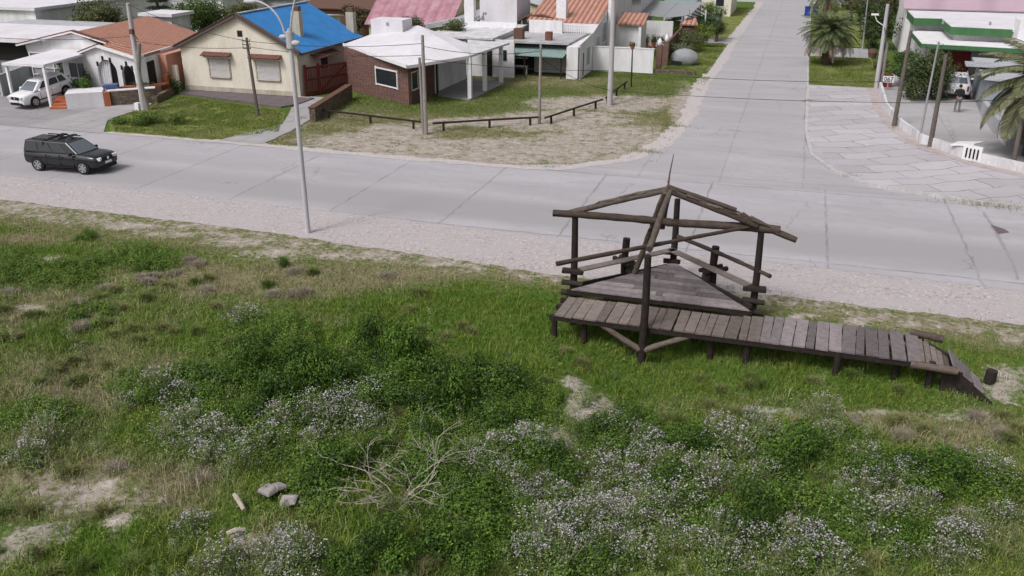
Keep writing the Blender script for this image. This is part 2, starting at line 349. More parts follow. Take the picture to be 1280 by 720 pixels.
def flat_sheet(name, pts, z, mat, kind='structure', dens=0, th=0, jitter=0):
    """polygon on the ground with a slightly ragged outline"""
    P = []
    for i, p in enumerate(pts):
        q = pts[(i + 1) % len(pts)]; L = math.dist(p, q); n = max(1, int(L / dens)) if dens else 1
        for k in range(n):
            t = k / n; j = random.uniform(-jitter, jitter) if k else 0
            nx, ny = -(q[1] - p[1]) / (L + 1e-6), (q[0] - p[0]) / (L + 1e-6)
            P.append((p[0] + (q[0] - p[0]) * t + nx * j, p[1] + (q[1] - p[1]) * t + ny * j, z))
    m = MB(); m.slab(P, th) if th else (m.v.extend(Vector(p) for p in P), m.f.append(list(range(len(P)))))
    o = m.build(name, mat)
    bm = bmesh.new(); bm.from_mesh(o.data)
    if not th:
        for f in bm.faces:
            if f.normal.z < 0: f.normal_flip()
    bmesh.ops.triangulate(bm, faces=[f for f in bm.faces if len(f.verts) > 4]); bm.to_mesh(o.data); bm.free()
    if kind: tag(o, kind=kind)
    return o

# ------------------------------------------------------------------ ground masks
def ell(px, py, rx, ry, T=True):
    f = atT if T else at
    c = f(px, py); a = f(px - rx, py); b = f(px + rx, py); u = f(px, py - ry); d = f(px, py + ry)
    ex = Vector(((b[0] - a[0]) / 2, (b[1] - a[1]) / 2)); ey = Vector(((u[0] - d[0]) / 2, (u[1] - d[1]) / 2))
    return (c[0], c[1], ex.x, ex.y, ey.x, ey.y)
def emask(x, y, E, soft=.5):
    out = np.zeros_like(x)
    for (cx, cy, ax, ay, bx, by) in E:
        det = ax * by - ay * bx; dx = x - cx; dy = y - cy
        u = (dx * by - dy * bx) / det; v = (dy * ax - dx * ay) / det
        out = np.maximum(out, S((1 + soft - np.sqrt(u * u + v * v)) / (2 * soft)))
    return out
SAND = [ell(*q) for q in [(735,508,42,24),(695,548,48,15),(640,538,26,8),(50,325,34,5),(35,385,24,6),(110,622,90,24),(60,665,36,16),(15,680,30,30),(150,650,30,14),
  (20,258,70,5),(160,283,60,6),(215,292,50,7),(300,302,60,7),(350,316,55,9),(450,320,80,7),(560,330,60,5),(665,346,20,4),(1075,402,30,7),(1130,407,22,6),(1215,412,25,5),
  (1262,482,42,28),(1215,520,60,7),(1262,426,20,6),(702,590,18,9),(615,493,10,7),(1080,516,70,4),(1048,612,10,16),(960,512,30,4),(300,672,16,12),(1190,560,20,3),(715,480,20,12),(1000,395,25,5)]]
DRY = [ell(*q) for q in [(330,345,170,26),(60,390,80,30),(120,470,120,40),(110,610,150,50),(500,345,120,14),(900,500,140,12),(1100,540,160,30),(740,560,60,40),(920,620,40,16),(40,300,60,10),(300,690,90,30),(1180,400,120,20),(700,690,40,30),(420,400,60,10)]]
LUSH = [ell(*q) for q in [(820,440,220,40),(1020,490,130,26),(680,400,60,40),(560,400,190,46),(420,450,150,60),(40,330,90,22),(640,470,200,60),(900,480,220,34),(160,690,120,40),(560,650,140,60),(780,640,100,60),(60,420,40,30),(1060,560,100,30)]]
LEAFY = [ell(*q) for q in [(340,430,70,34),(430,470,80,44),(530,470,60,30),(300,490,60,40),(480,520,40,30),(640,520,60,24),(690,500,50,12),(60,345,60,16),(170,325,50,12),(20,330,30,12),(110,395,30,14),(400,600,40,40),
  (600,560,50,30),(560,600,60,40),(760,560,60,30),(620,640,60,40),(850,600,40,30),(800,540,30,16),(1000,550,80,18),(1100,580,80,16),(1180,590,60,16),(900,650,60,30),(1000,640,70,24),(1060,690,60,24),(260,540,40,26),(900,560,30,16),(1130,660,60,24),(50,520,50,20),(200,490,60,20),(330,560,60,24),(690,640,50,24),(1230,620,50,22)]]
VERGE_SAND = dict(x0=-60, x1=6)
def masks(x, y):
    sand = emask(x, y, SAND, .9) * .78; dry = emask(x, y, DRY, .6) * .75; lush = emask(x, y, LUSH, .4)
    fg = S((29.8 - y) / .4)
    sand = np.maximum(sand, S((y - 26.9) / 1.8) * S((31.5 - y) / 1) * .56) * np.where(y < 31.5, 1, 0)
    dry = np.maximum(dry * fg, S((y - 26.0) / 2.2) * .62 * np.where(y < 31.5, 1, 0)); dry = dry * (1 - .6 * lush)
    # corner lot beyond the road
    lot = S((x + 30.2) / 1.5) * S((-5.9 - x) / .6) * S((y - 42) / .4) * S((71 - y) / 2)
    e2 = emask(x, y, [ell(*q, False) for q in [(640,188,230,17),(760,175,90,22),(700,150,90,14),(860,130,24,28),(600,152,70,6),(470,178,90,14),(560,195,150,14),(780,128,60,12),(500,162,50,8),(705,128,60,9)]], .35)
    g2 = emask(x, y, [ell(*q, False) for q in [(560,128,110,14),(650,115,90,8),(470,125,50,12),(800,110,60,10)]], .4)
    sand = np.maximum(sand, lot * (.52 * e2 + .30)); dry = np.maximum(dry, lot * (.66 - .4 * g2)); sand = sand - .35 * lot * g2
    return sand, dry, lush

# ------------------------------------------------------------------ ground sheet
def lines(segs):
    o = []
    for a, b, st in segs: o += list(np.arange(a, b, st))
    return np.array(o + [segs[-1][1]])
gx = lines([(-900, -140, 60), (-140, -46, 6), (-46, 18, .2), (18, 60, 3), (60, 900, 60)])
gy = lines([(-60, 4, 4), (4, 31, .2), (31, 76, .4), (76, 160, 3), (160, 1500, 90)])
GX, GY = np.meshgrid(gx, gy); fx, fy = GX.ravel(), GY.ravel()
gz = terr(fx, fy) - np.where(fy > 30, .004, 0)
s_, d_, l_ = masks(fx, fy)
nx_, ny_ = len(gx), len(gy); idx = np.arange(nx_ * ny_).reshape(ny_, nx_)
q = np.stack([idx[:-1, :-1], idx[:-1, 1:], idx[1:, 1:], idx[1:, :-1]], -1).ravel()
tag(mesh_np('ground', np.stack([fx, fy, gz], 1), q, 4, np.stack([s_, d_, l_], 1), 'ground'), kind='structure')

# roads
flat_sheet('gravel_shoulder', [(-120, 29.9), (-40, 30.2), (-21, 29.8), (-14, 29.3), (-7, 28.75), (1, 29.2), (8, 29.1), (40, 29.0), (40, 33.2), (-120, 34.2)], .004, 'rubble', dens=.35, jitter=.09)
flat_sheet('main_road', [(-120, 34.0), (-35, 33.3), (-19, 33.0), (-8, 32.65), (.4, 32.35), (8.4, 32.1), (40, 31.8), (40, 42.3), (4.2, 44.2), (-9, 44.2), (-14.9, 42.2), (-23, 42.2), (-38, 42.6), (-46, 42.6), (-120, 44)], .010, 'road', dens=.7, jitter=.04)
c_l = [(-11.2, 42.3), (-10.1, 43.2), (-7.8, 45.4), (-6.4, 49.6), (-6.05, 56.3), (-6.45, 69.4), (-6.1, 82), (-6.3, 96), (-5.8, 131), (-5.8, 139)]
c_r = [(1.0, 139), (.9, 86), (.95, 66.7), (.93, 55), (1.27, 49.2), (2.35, 46.2), (3.94, 44.0), (5.5, 42.9)]
flat_sheet('side_street', c_l + c_r, .016, 'street', dens=.8, jitter=.03)
flat_sheet('cross_street', [(-70, 139), (60, 139), (60, 148), (-70, 148)], .014, 'street')
# corner pavement with kerb
kl = [(.95, 70.8), (.93, 55), (1.27, 49.2), (2.35, 46.2), (3.94, 44.03), (7.98, 42.66), (13, 42.0), (40, 42.0)]
kin = [(1.13, 70.8), (1.11, 55), (1.44, 49.3), (2.5, 46.35), (4.05, 44.2), (8.0, 42.84), (13, 42.2), (40, 42.2)]
wl = [(5.95, 70.8), (5.84, 62.5), (6.3, 57.3), (7.13, 53.4), (8.02, 52.1), (9.14, 50.25), (11.4, 48.2), (15, 46.5), (40, 44.5)]
m = MB(); 
for i in range(len(kl) - 1):
    a, b, c, d = kl[i], kl[i + 1], kin[i + 1], kin[i]; m.slab([(*a, .13), (*b, .13), (*c, .13), (*d, .13)], .16)
for (a0, a1) in ((70.8, 86), (88, 100), (102, 137)):
    m.slab([(.93, a0, .12), (.9, a1, .12), (1.06, a1, .12), (1.09, a0, .12)], .14)
tag(m.build('kerb', 'kerb'), kind='structure')
flat_sheet('corner_pavement', kin + wl[::-1], .122, 'paving')
flat_sheet('dirt_strip', [(5.2, 70.6), (5.15, 62.4), (5.65, 57.0), (6.6, 52.8), (7.7, 51.3), (8.8, 49.4), (11.0, 47.5), (14.9, 45.7), (26, 43.6)] + [(26, 45.2)] + [p for p in wl[::-1] if p[0] < 20], .128, m_dirt(), dens=.6, jitter=.12)
flat_sheet('yard_paving', wl + [(40, 80), (9, 80), (5.9, 76)], .130, 'yard')
flat_sheet('verge_lawn', [(1.09, 70.8), (6.0, 70.8), (6.6, 78), (6.3, 86), (1.06, 86)], .126, 'lawn', dens=.5, jitter=.06)
flat_sheet('driveway', [(1.06, 86), (6.3, 86), (6.3, 93), (1.06, 93)], .05, 'walk')
flat_sheet('far_verge', [(1.06, 93), (6.3, 93), (6.3, 137), (1.06, 137)], .11, 'lawn')
flat_sheet('sandy_street_edge', [(p[0] - .55 - .25 * (i % 2), p[1] + .15) for i, p in enumerate(c_l)] + [(p[0] + .35, p[1]) for p in c_l[::-1]], .024, 'sandstrip', dens=.5, jitter=.16)
flat_sheet('left_lawn', [(-10.6, 73.6), (-6.5, 73.6), (-6.25, 80.8), (-10.6, 80.8)], .02, 'lawn', dens=.4, jitter=.08)
flat_sheet('left_lawn', [(-10.6, 80.8), (-6.25, 80.8), (-6.4, 93), (-10.6, 92)], .021, 'lawn')
flat_sheet('left_lawn', [(-10.8, 97), (-6.5, 97.2), (-5.95, 128), (-13, 127)], .02, 'lawn', dens=.8, jitter=.1)
flat_sheet('left_driveway', [(-10.8, 92.4), (-6.4, 93.2), (-6.5, 97), (-10.8, 96.8)], .026, 'walk')
flat_sheet('far_verge', [(-60, 150), (60, 150), (60, 165), (-60, 165)], .02, 'lawn')
# left side of the road: driveway, grass strip, paths
flat_sheet('driveway', [(-60, 42.2), (-46, 42.2), (-38.6, 42.2), (-40.6, 45.3), (-41.3, 48.2), (-43.4, 52), (-50, 50), (-60, 50)], .018, 'drive')
flat_sheet('front_path', [(-44.2, 42.3), (-38.4, 42.3), (-40.8, 45.5), (-41.0, 49.6), (-42.8, 53.4), (-44.0, 49.0), (-43.9, 46.2)], .026, 'walk')
flat_sheet('grass_strip', [(-38.2, 42.75), (-31.3, 42.7), (-28.6, 45.6), (-30.9, 50.0), (-32.2, 51.4), (-41.2, 53.6), (-41.0, 48.6), (-40.6, 45.4)], .03, 'lawn', dens=.4, jitter=.12)
flat_sheet('sandy_verge', [(-38.6, 42.35), (-31, 42.3), (-22, 42.0), (-14.9, 41.95), (-11.4, 42.2), (-11.6, 42.9), (-15, 42.6), (-22, 42.7), (-31, 43.0), (-38.0, 43.05)], .022, 'sandstrip', dens=.5, jitter=.16)
flat_sheet('gate_path', [(-30.9, 42.8), (-28.0, 42.7), (-28.1, 46.0), (-28.6, 49), (-30.2, 56), (-32.4, 56), (-31.6, 52), (-29.6, 47.6)], .034, 'walk', dens=.6, jitter=.05)
flat_sheet('terrace', [(-42.2, 54.2), (-32.3, 51.9), (-31.7, 53.2), (-31.7, 55.3), (-42.2, 55.35)], .10, 'slabdark', th=.12)
flat_sheet('porch_floor', [(-24.4, 60.2), (-23.9, 58.9), (-21.2, 58.0), (-20.95, 65.4), (-24.3, 65.9)], .08, 'drive', th=.1)

# ------------------------------------------------------------------ buildings
def win(parent, x0, x1, z0, z1, y=None, x=None, mat='glass', frame='whitep', fw=.07, face=-1, bars=0, mull=0, sill=True):
    """window in a wall whose outer face is at y (facing -Y) or at x (facing face*X); x0,x1 run along the wall"""
    m = MB(); d = .05
    def bx(M_, a0, a1, c0, c1, p0, p1):
        if y is not None: M_.b2(a0, a1, y - p1, y - p0, c0, c1)
        else: M_.b2(*(sorted((x + face * p0, x + face * p1))), a0, a1, c0, c1)
    bx(m, x0 - fw, x0, z0 - fw, z1 + fw, -.02, d); bx(m, x1, x1 + fw, z0 - fw, z1 + fw, -.02, d)
    bx(m, x0, x1, z1, z1 + fw, -.02, d); bx(m, x0, x1, z0 - fw, z0, -.02, d + (.06 if sill else 0))
    for k in range(mull): c = x0 + (x1 - x0) * (k + 1) / (mull + 1); bx(m, c - .03, c + .03, z0, z1, 0, d - .01)
    f = m.build('window', frame, parent)
    g = MB(); bx(g, x0, x1, z0, z1, -.01, .012); g.build('pane', mat, f)
    if bars:
        b = MB()
        for k in range(bars + 1): c = x0 + (x1 - x0) * k / bars; bx(b, c - .012, c + .012, z0 - .05, z1 + .05, .10, .125)
        for c in (z0 - .03, (z0 + z1) / 2, z1 + .03): bx(b, x0 - .02, x1 + .02, c - .012, c + .012, .125, .145)
        for c in (x0, x1): bx(b, c - .012, c + .012, z0, z0 + .03, .02, .10)
        b.build('grille', 'cream' if frame != 'whitep' else 'whitep', f)
    return f

# cream house with the blue roof
B = thing('house', (-37.6, 59.9, 0), 'cream gabled house with bright blue roof and two barred shuttered windows', 'house')
x0, x1, y0, y1, ev, rx, rz = -42.2, -32.85, 55.4, 64.6, 3.15, -37.2, 5.42
m = MB().wall([(x0, y0, 0), (x1, y0, 0), (x1, y0, ev), (rx, y0, rz), (x0, y0, ev)], (0, 1, 0), .2); m.wall([(x0, y1, 0), (x1, y1, 0), (x1, y1, ev), (rx, y1, rz), (x0, y1, ev)], (0, -1, 0), .2)
m.b2(x0, x0 + .2, y0 + .2, y1 - .2, 0, ev); m.b2(x1 - .2, x1, y0 + .2, y1 - .2, 0, ev); m.build('wall', 'cream', B)
m = MB().b2(x0 - .03, x1 + .03, y0 - .03, y0 - .002, .1, .42); m.build('plinth', 'creamd', B)
oh = .38; sl_ = (rz - ev) / (x1 - rx); sl2 = (rz - ev) / (rx - x0)
E1 = (x1 + oh, ev - oh * sl_ + .12); E0 = (x0 - oh, ev - oh * sl2 + .12)
m = MB().slab([(rx, y0 - .12, rz + .12), (E1[0], y0 - .12, E1[1]), (E1[0], y1 + .3, E1[1]), (rx, y1 + .3, rz + .12)], .09); m.build('roof', 'blue', B)
m = MB().slab([(E0[0], y0 - .12, E0[1]), (rx, y0 - .12, rz + .12), (rx, y1 + .3, rz + .12), (E0[0], y1 + .3, E0[1])], .09); m.build('roof', 'greyroof', B)['label'] = 'unpainted grey left slope of the roof'
m = MB(); 
for (ex, ez), s in ((E1, 1), (E0, -1)):
    m.beam((rx, y0 - .22, rz + .07), (ex, y0 - .22, ez - .03), .2, .24); m.beam((rx, y0 - .22, rz + .215), (ex, y0 - .22, ez + .115), .34, .03)
m.build('bargeboard', 'eave', B)
MB().b2(E1[0] + .003, E1[0] + .10, y0 - .1, y1 + .3, E1[1] - .15, E1[1] + .0).build('gutter', 'eave', B)
m = MB().b2(rx - .14, rx + .14, y0 - .1, y1 + .3, rz + .10, rz + .17); m.build('ridge_cap', 'greyroof', B)
for a, b in ((-39.95, -38.3), (-36.1, -34.3)):
    f = win(B, a, b, 1.15, 2.4, y=y0, mat='shutter', frame='creamd', fw=.09, bars=12)
    aw = MB().slab([(a - .35, y0 - .5, 2.68), (b + .3, y0 - .5, 2.68), (b + .3, y0 - .004, 2.88), (a - .35, y0 - .004, 2.88)], .05).build('awning', 'tilerow', B)
    MB().b2(a - .28, b + .24, y0 - .3, y0 - .004, 2.50, 2.585).build('lintel', 'cream', aw)
MB().b2(-37.35, -36.95, y0 - .02, y0 + .01, 4.0, 4.42).build('gable_vent', 'dark', B)
for n_, (cx, cy, w_, zt, zb) in enumerate([(-34.2, 58.2, .62, 5.55, 3.2), (-33.3, 64.7, .62, 4.9, 3.1)]):
    ch = MB().b2(cx - w_ / 2, cx + w_ / 2, cy - .25, cy + .25, zb, zt).build('chimney', 'creamd', B)
    MB().b2(cx - w_ / 2 + .05, cx + w_ / 2 - .05, cy - .2, cy + .2, zt, zt + .32).build('chimney_pot', 'rust', ch)
win(B, 58.6, 59.7, 1.5, 2.3, x=x1, face=1, mat='glass')
MB().slab([(x1 + .004, 57.2, 2.72), (x1 + .75, 57.2, 2.5), (x1 + .75, 60.6, 2.5), (x1 + .004, 60.6, 2.72)], .05).build('awning', 'tilerow', B)
m = MB().b2(-33.2, -32.0, 55.2, 55.39, 0, 0.12); m.b2(x1 - .12, x1 + .1, y0 - .1, y0 - .035, 0, ev - .2); m.build('corner_pilaster', 'creamd', B)
# side wall between the two houses
T = thing('boundary_wall', (-42.9, 55.0, 0), 'short white wall joining cream house to the salmon house', 'wall')
MB().b2(-43.3, -42.25, 54.7, 54.9, 0, 1.9).build('wall', 'cream', T)

# maroon wooden gate
G = thing('wooden_gate', (-32.0, 56.9, 0), 'maroon slatted double gate beside the cream house', 'gate')
a, b = Vector((-32.6, 55.9, 0)), Vector((-31.0, 59.4, 0)); d = (b - a)
m = MB(); 
for z in (.25, 1.15, 1.95): m.beam(a + Vector((0, 0, z)), b + Vector((0, 0, z + .0)), .06, .12)
m.beam(a + d * .33 + Vector((0, 0, .3)), a + d * .95 + Vector((0, 0, 1.9)), .05, .1); m.build('gate_frame', 'maroon', G)
m = MB()
for k in range(27):
    p = a + d * (k + .5) / 27; m.box((p.x + .05, p.y - .02, 1.08), (.075, .03, 1.95), rz=math.atan2(d.y, d.x))
m.build('slats', 'maroon', G)
for t_ in (0, .3, 1.0): p = a + d * t_; MB().box((p.x, p.y, 1.1), (.15, .15, 2.2)).build('gate_post', 'maroon', G)
W = thing('boundary_wall', (-28.6, 52.3, 0), 'low dark fieldstone wall running from maroon gate to the front path', 'wall')
m = MB(); m.slab([(-28.35, 48.7, .85), (-28.0, 48.8, .85), (-29.2, 56.2, .95), (-29.55, 56.1, .95)], 1.0); m.build('wall', 'stone', W)
MB().slab([(-28.4, 48.65, .92), (-27.95, 48.76, .92), (-29.16, 56.2, 1.02), (-29.6, 56.1, 1.02)], .07).build('coping', 'rust', W)

# brick house, white roof, columned porch
B = thing('house', (-27, 60, 0), 'dark brick house with sloping white roof and white columned porch', 'house')
C = Vector((-24.5, 55.2, 0)); Lp = Vector((-31.0, 59.1, 0))
def quadwall(p, q, z0, z1, z1b, th, mat, name='wall', parent=B):
    n_ = (Vector(q) - Vector(p)).normalized(); n_ = Vector((-n_.y, n_.x, 0)) * th
    mm = MB(); b_ = 0
    P4 = [(p[0], p[1], z0), (q[0], q[1], z0), (q[0], q[1], z1b), (p[0], p[1], z1)]
    mm.wall(P4, (-(q[1] - p[1]) / math.dist(p[:2], q[:2]), (q[0] - p[0]) / math.dist(p[:2], q[:2]), 0), th); return mm.build(name, mat, parent)
quadwall(Lp, C, 0, 3.0, 2.62, .25, 'brick'); quadwall(C + Vector((-.02, .25, 0)), (-24.45, 59.75, 0), 0, 2.62, 2.75, .22, 'brick')
quadwall((-24.45, 60.5, 0), (-24.3, 65.9, 0), 0, 2.8, 2.85, .2, 'white'); quadwall((-31.0, 59.2, 0), (-31.5, 66, 0), 0, 3, 3, .2, 'brick')
MB().box((-24.58, 60.1, 1.25), (.12, .8, 2.5)).build('door', 'dark', B); MB().b2(-24.55, -24.38, 59.72, 59.8, 0, 2.6).build('door_frame', 'whitep', B)
MB().box((-24.40, 63.9, 1.1), (.1, .08, 2.3)).build('drainpipe', 'whitep', B)
# windows on the angled brick wall
dv = (C - Lp).normalized(); nv = Vector((dv.y, -dv.x, 0)); ang = math.atan2(dv.y, dv.x); Lw = (C - Lp).length
def awin(t0, t1, z0, z1):
    p = Lp + dv * ((t0 + t1) / 2) + nv * .02; wd = t1 - t0
    rm = Matrix.Rotation(ang, 3, 'Z'); m = MB()
    for dx in (-1, 1): m.box(p + dv * dx * wd / 2 + Vector((0, 0, (z0 + z1) / 2)), (.09, .1, z1 - z0 + .18), rot=rm)
    for z in (z0, z1): m.box(p + Vector((0, 0, z)), (wd - .09, .1, .09), rot=rm)
    f = m.build('window', 'whitep', B); MB().box(p + Vector((0, 0, (z0 + z1) / 2)), (wd - .02, .05, z1 - z0 - .02), rot=rm).build('pane', 'glass', f)
awin(Lw * .50, Lw * .84, .98, 2.1); win(B, 55.75, 56.75, .95, 2.05, x=-24.5, face=1)
apex = (-28, 65.5, 3.98)
rp = [(-31.65, 60.2, 3.12), (-24.1, 54.25, 2.80), (-21.3, 58.4, 2.98), (-23.4, 63.9, 3.02), apex, (-31.2, 66.5, 3.5)]
m = MB()
for tri in ((0, 1, 4), (1, 2, 4), (2, 3, 4), (0, 4, 5)): m.slab([rp[i] for i in tri], .2)
m.v = m.v; m.build('roof', 'whiter', B)
m = MB(); fx0 = [rp[0], rp[1], rp[2]]
MB().beam((-31.7, 60.12, 3.08), (-24.1, 54.16, 2.76), .08, .22).build('fascia', 'whitep', B)
MB().b2(-31.0, -28.4, 63.4, 65.2, 3.2, 4.55).build('roof_turret', 'whiter', B)
m = MB(); m.b2(-29.72, -29.5, 63.36, 63.395, 4.15, 4.37); m.build('wall_lamp', 'gray', B)
MB().slab([(-23.45, 63.95, 3.0), (-21.3, 58.5, 2.97), (-20.95, 66.4, 2.86), (-24.5, 66.8, 2.9)], .14).build('porch_roof', 'dirtywhite', B)
for x_, y_ in ((-21.34, 58.5), (-21.28, 61.5), (-21.25, 65.2)): MB().box((x_, y_, 1.42), (.26, .26, 2.84)).build('column', 'whitep', B)

# white house with tiled roof
B = thing('house', (-19, 74, 0), 'white house with ribbed clay tile roof, chimneys and lean-to green canopy', 'house')
m = MB(); m.b2(-22.6, -16.1, 71.0, 71.2, 0, 2.45); m.slab([(-17.0, 68.5, 2.42), (-16.1, 68.5, 2.42), (-16.1, 78, 2.42), (-17.0, 78, 2.42)], 2.42)
m.b2(-16.12, -15.95, 68.6, 79, 2.421, 2.6); m.build('wall', 'white', B)
m = MB().b2(-22.7, -17.0, 69.2, 75.6, 2.46, 2.6); m.build('flat_roof', 'greyroof', B)
# sloped parapet gable toward the yard
m = MB().wall([(-15.93, 68.5, 0), (-15.93, 90, 0), (-15.93, 90, 6.2), (-15.93, 80, 4.6), (-15.93, 73.0, 3.0), (-15.93, 68.5, 2.62)], (-1, 0, 0), .02); m.build('gable_wall', 'white', B)
m = MB().slab([(-22.4, 76.0, 3.45), (-16.3, 76.6, 3.3), (-16.3, 90, 6.9), (-22.4, 90, 6.9)], .15); m.build('tiled_roof', 'tile2', B)
MB().b2(-22.2, -16.2, 76.2, 76.4, 2.6, 3.3).build('wall', 'white', B)
for (px_, py_, wd, z0, z1, yy) in ((702, 40, 1.0, 2.9, 5.1, 77.4), ):
    p = atY(px_, py_, yy); MB().box((p[0], yy, (z0 + z1) / 2), (.85, .7, z1 - z0)).build('chimney', 'whitep', B)
p = atY(685, 30, 75.2); MB().box((-20.5, 75.2, 3.05), (2.9, .3, 1.1)).build('parapet', 'white', B)
m = MB()
for k in range(14): x_ = -18.9 + k * .19; m.b2(x_, x_ + .07, 75.3, 75.36, 2.62, 3.25)
m.b2(-19.0, -16.3, 75.26, 75.4, 3.25, 3.32); m.build('balustrade', 'whitep', B)
p = atY(769, 30, 80); MB().box((-15.6, 78.6, 2.9), (.55, .5, 5.8)).build('wall_pillar', 'whitep', B)
MB().box((-19.0, 70.6, 2.9), (.5, .5, .7)).build('chimney', 'bricktop', B); MB().box((-21.5, 70.7, 3.0), (.75, .6, .85)).build('chimney', 'rust', B)
MB().slab([(-22.6, 68.1, 1.72), (-17.15, 67.9, 1.72), (-16.9, 70.9, 2.35), (-22.4, 70.98, 2.35)], .06).build('canopy', 'greensheet', B)
for x_ in (-22.3, -20.3, -17.35): MB().box((x_, 68.25, .83), (.08, .08, 1.66)).build('canopy_post', 'darkwood', B)
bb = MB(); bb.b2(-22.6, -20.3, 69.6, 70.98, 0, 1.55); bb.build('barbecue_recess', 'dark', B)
m = MB().b2(-22.6, -20.4, 69.2, 69.58, .62, .72); m.b2(-22.6, -20.4, 69.2, 69.58, 1.28, 1.36); m.b2(-22.6, -22.5, 69.25, 69.35, 0, .62); m.b2(-20.5, -20.4, 69.25, 69.35, 0, .62); m.build('shelf', 'whitep', B)
for (ya, yb, za, zb) in ((69.3, 69.8, 0, 1.9), (70.6, 71.9, .7, 2.1)): win(B, ya, yb, max(.1, za), zb, x=-15.93, face=1, mat='greensheet' if za else 'dark', frame='whitep', sill=False)
for (ya, yb, za, zb) in ((74.2, 75.4, 1.6, 2.5), (76.4, 78.0, 1.8, 3.4)): win(B, ya, yb, za, zb, x=-15.93, face=1, mat='glass', bars=4)
MB().slab([(-15.4, 80.2, 3.0), (-13.0, 80.2, 3.0), (-13.2, 83.6, 3.6), (-15.6, 83.6, 3.6)], .15).build('tiled_roof', 'tile2', B)
MB().b2(-15.6, -13.3, 80.6, 83.4, 0, 2.85).build('wall', 'white', B); MB().b2(-13.5, -13.25, 80.3, 80.55, 0, 3.0).build('wall_pillar', 'whitep', B)

# white block with porch behind the brick house
B = thing('house', (-25.5, 72, 0), 'tall plain white block with slim chimney behind the columned porch', 'house')
m = MB().b2(-28.3, -22.75, 67.7, 76.6, 0, 2.85); m.build('wall', 'white', B)
MB().b2(-28.5, -22.6, 67.3, 76.8, 2.86, 3.0).build('flat_roof', 'dirtywhite', B); MB().b2(-27.2, -22.7, 73.9, 74.1, 3.001, 3.45).build('parapet', 'whitep', B)
MB().b2(-27.0, -23.6, 76.9, 81, 0, 6.2).build('tower_block', 'whiter', B)
p = atY(588, 30, 74.6); MB().box((p[0], 74.6, 4.3), (.85, .6, 2.6)).build('chimney', 'whitep', B)
m = MB(); p = atY(602, 20, 74.6)
for k in range(9): m.ico((p[0] + random.uniform(-.5, .5), 74.4, p[2] + random.uniform(-.3, .5)), .14, 1)
m.build('weathervane', 'gray', B)
MB().b2(-21.9, -21.6, 67.65, 67.69, 1.3, 2.1).build('window', 'glass', B); MB().b2(-22.75, -21.0, 67.7, 67.9, 0, 2.85).build('wall', 'white', B)
MB().box((-23.2, 67.66, 1.15), (.8, .05, 2.2)).build('door', 'dark', B)
B = thing('shed', (-24, 80, 0), 'brown curved roof shelter behind the white block', 'shed')
m = MB(); pts = [(-23.6, 76.9, 3.3), (-22.8, 76.9, 3.75), (-21.5, 76.9, 3.85), (-19.6, 76.9, 3.5)]
for a, b in zip(pts[:-1], pts[1:]): m.slab([a, b, (b[0], 79.5, b[2]), (a[0], 79.5, a[2])], .12)
m.build('roof', 'rust', B); m = MB()
for x_ in (-23.3, -20): m.b2(x_, x_ + .12, 77.2, 77.3, 0, 3.3)
m.build('posts', 'whitep', B)

# front yard wall of the white house
W = thing('yard_wall', (-13.4, 73.1, 0), 'plain white yard wall facing the corner lot', 'wall')
MB().b2(-15.9, -10.95, 73.0, 73.2, 0, 1.9).build('wall', 'white', W); MB().b2(-15.9, -10.9, 72.96, 73.24, 1.9, 1.95).build('coping', 'whitep', W)
W = thing('yard_wall', (-13.5, 88.6, 0), 'white wall at the back of the yard with potted plants before it', 'wall')
m = MB().b2(-17, -11.6, 88.5, 88.7, 0, 2.4); m.build('wall', 'white', W)
for (x_, y_, lab) in ((-10.75, 74.7, 'nearer brown brick gate pillar with pointed white lamp'), (-10.55, 77.2, 'farther brown brick gate pillar with pointed white lamp')):
    P_ = thing('gate_pillar', (x_, y_, 0), lab, 'pillar', 'brick gate pillars')
    MB().box((x_, y_, 1.0), (.42, .42, 2.0)).build('shaft', 'brick2', P_)
    MB().tube([(x_, y_, 2.0), (x_, y_, 2.1), (x_, y_, 2.35), (x_, y_, 2.6)], [.12, .2, .19, .02], 8).build('lamp', 'whitep', P_, smooth=True)
W = thing('yard_wall', (-10.9, 83, 0), 'brown brick side wall along the lawn, behind gate pillars', 'wall')
MB().slab([(-10.95, 77.5, 1.55), (-10.75, 77.5, 1.55), (-11.0, 91, 1.6), (-11.2, 91, 1.6)], 1.6).build('wall', 'brick2', W)
tag(MB().slab([(-10.9, 73.3, .28), (-7.6, 73.2, .28), (-7.6, 73.6, .28), (-10.9, 73.7, .28)], .3).build('garden_edging', 'stone'), 'low dark stone edging at foot of the lawn', 'edging')
# orange tile and salmon house with carport
B = thing('house', (-49, 58, 0), 'orange tiled house with white arched gable and salmon side', 'house')
m = MB().slab([(-49.3, 53.3, 4.15), (-42.9, 52.4, 2.95), (-44.9, 62.4, 2.95), (-51.2, 63.7, 4.15)], .14); m.build('roof', 'tile', B)
MB().slab([(-55.0, 54.0, 3.0), (-49.3, 53.3, 4.15), (-51.2, 63.7, 4.15), (-57, 64.5, 3.0)], .14).build('roof', 'tile', B)
m = MB().wall([(-51.8, 53.3, .3), (-46.6, 53.0, .3), (-46.6, 53.0, 3.2), (-49.3, 53.25, 4.0), (-54.3, 53.6, 3.1), (-53.8, 53.6, .3)], (0, 1, 0), .2); m.build('wall', 'white', B)
MB().slab([(-53.8, 53.85, 3.0), (-46.7, 53.4, 2.95), (-45.3, 62.0, 2.9), (-56, 64, 2.9)], 2.9).build('wall', 'dirtywhite', B)
m = MB(); m.beam((-54.6, 53.2, 3.02), (-49.3, 53.05, 4.18), .3, .12); m.beam((-49.3, 53.05, 4.18), (-46.2, 52.8, 3.55), .3, .12)
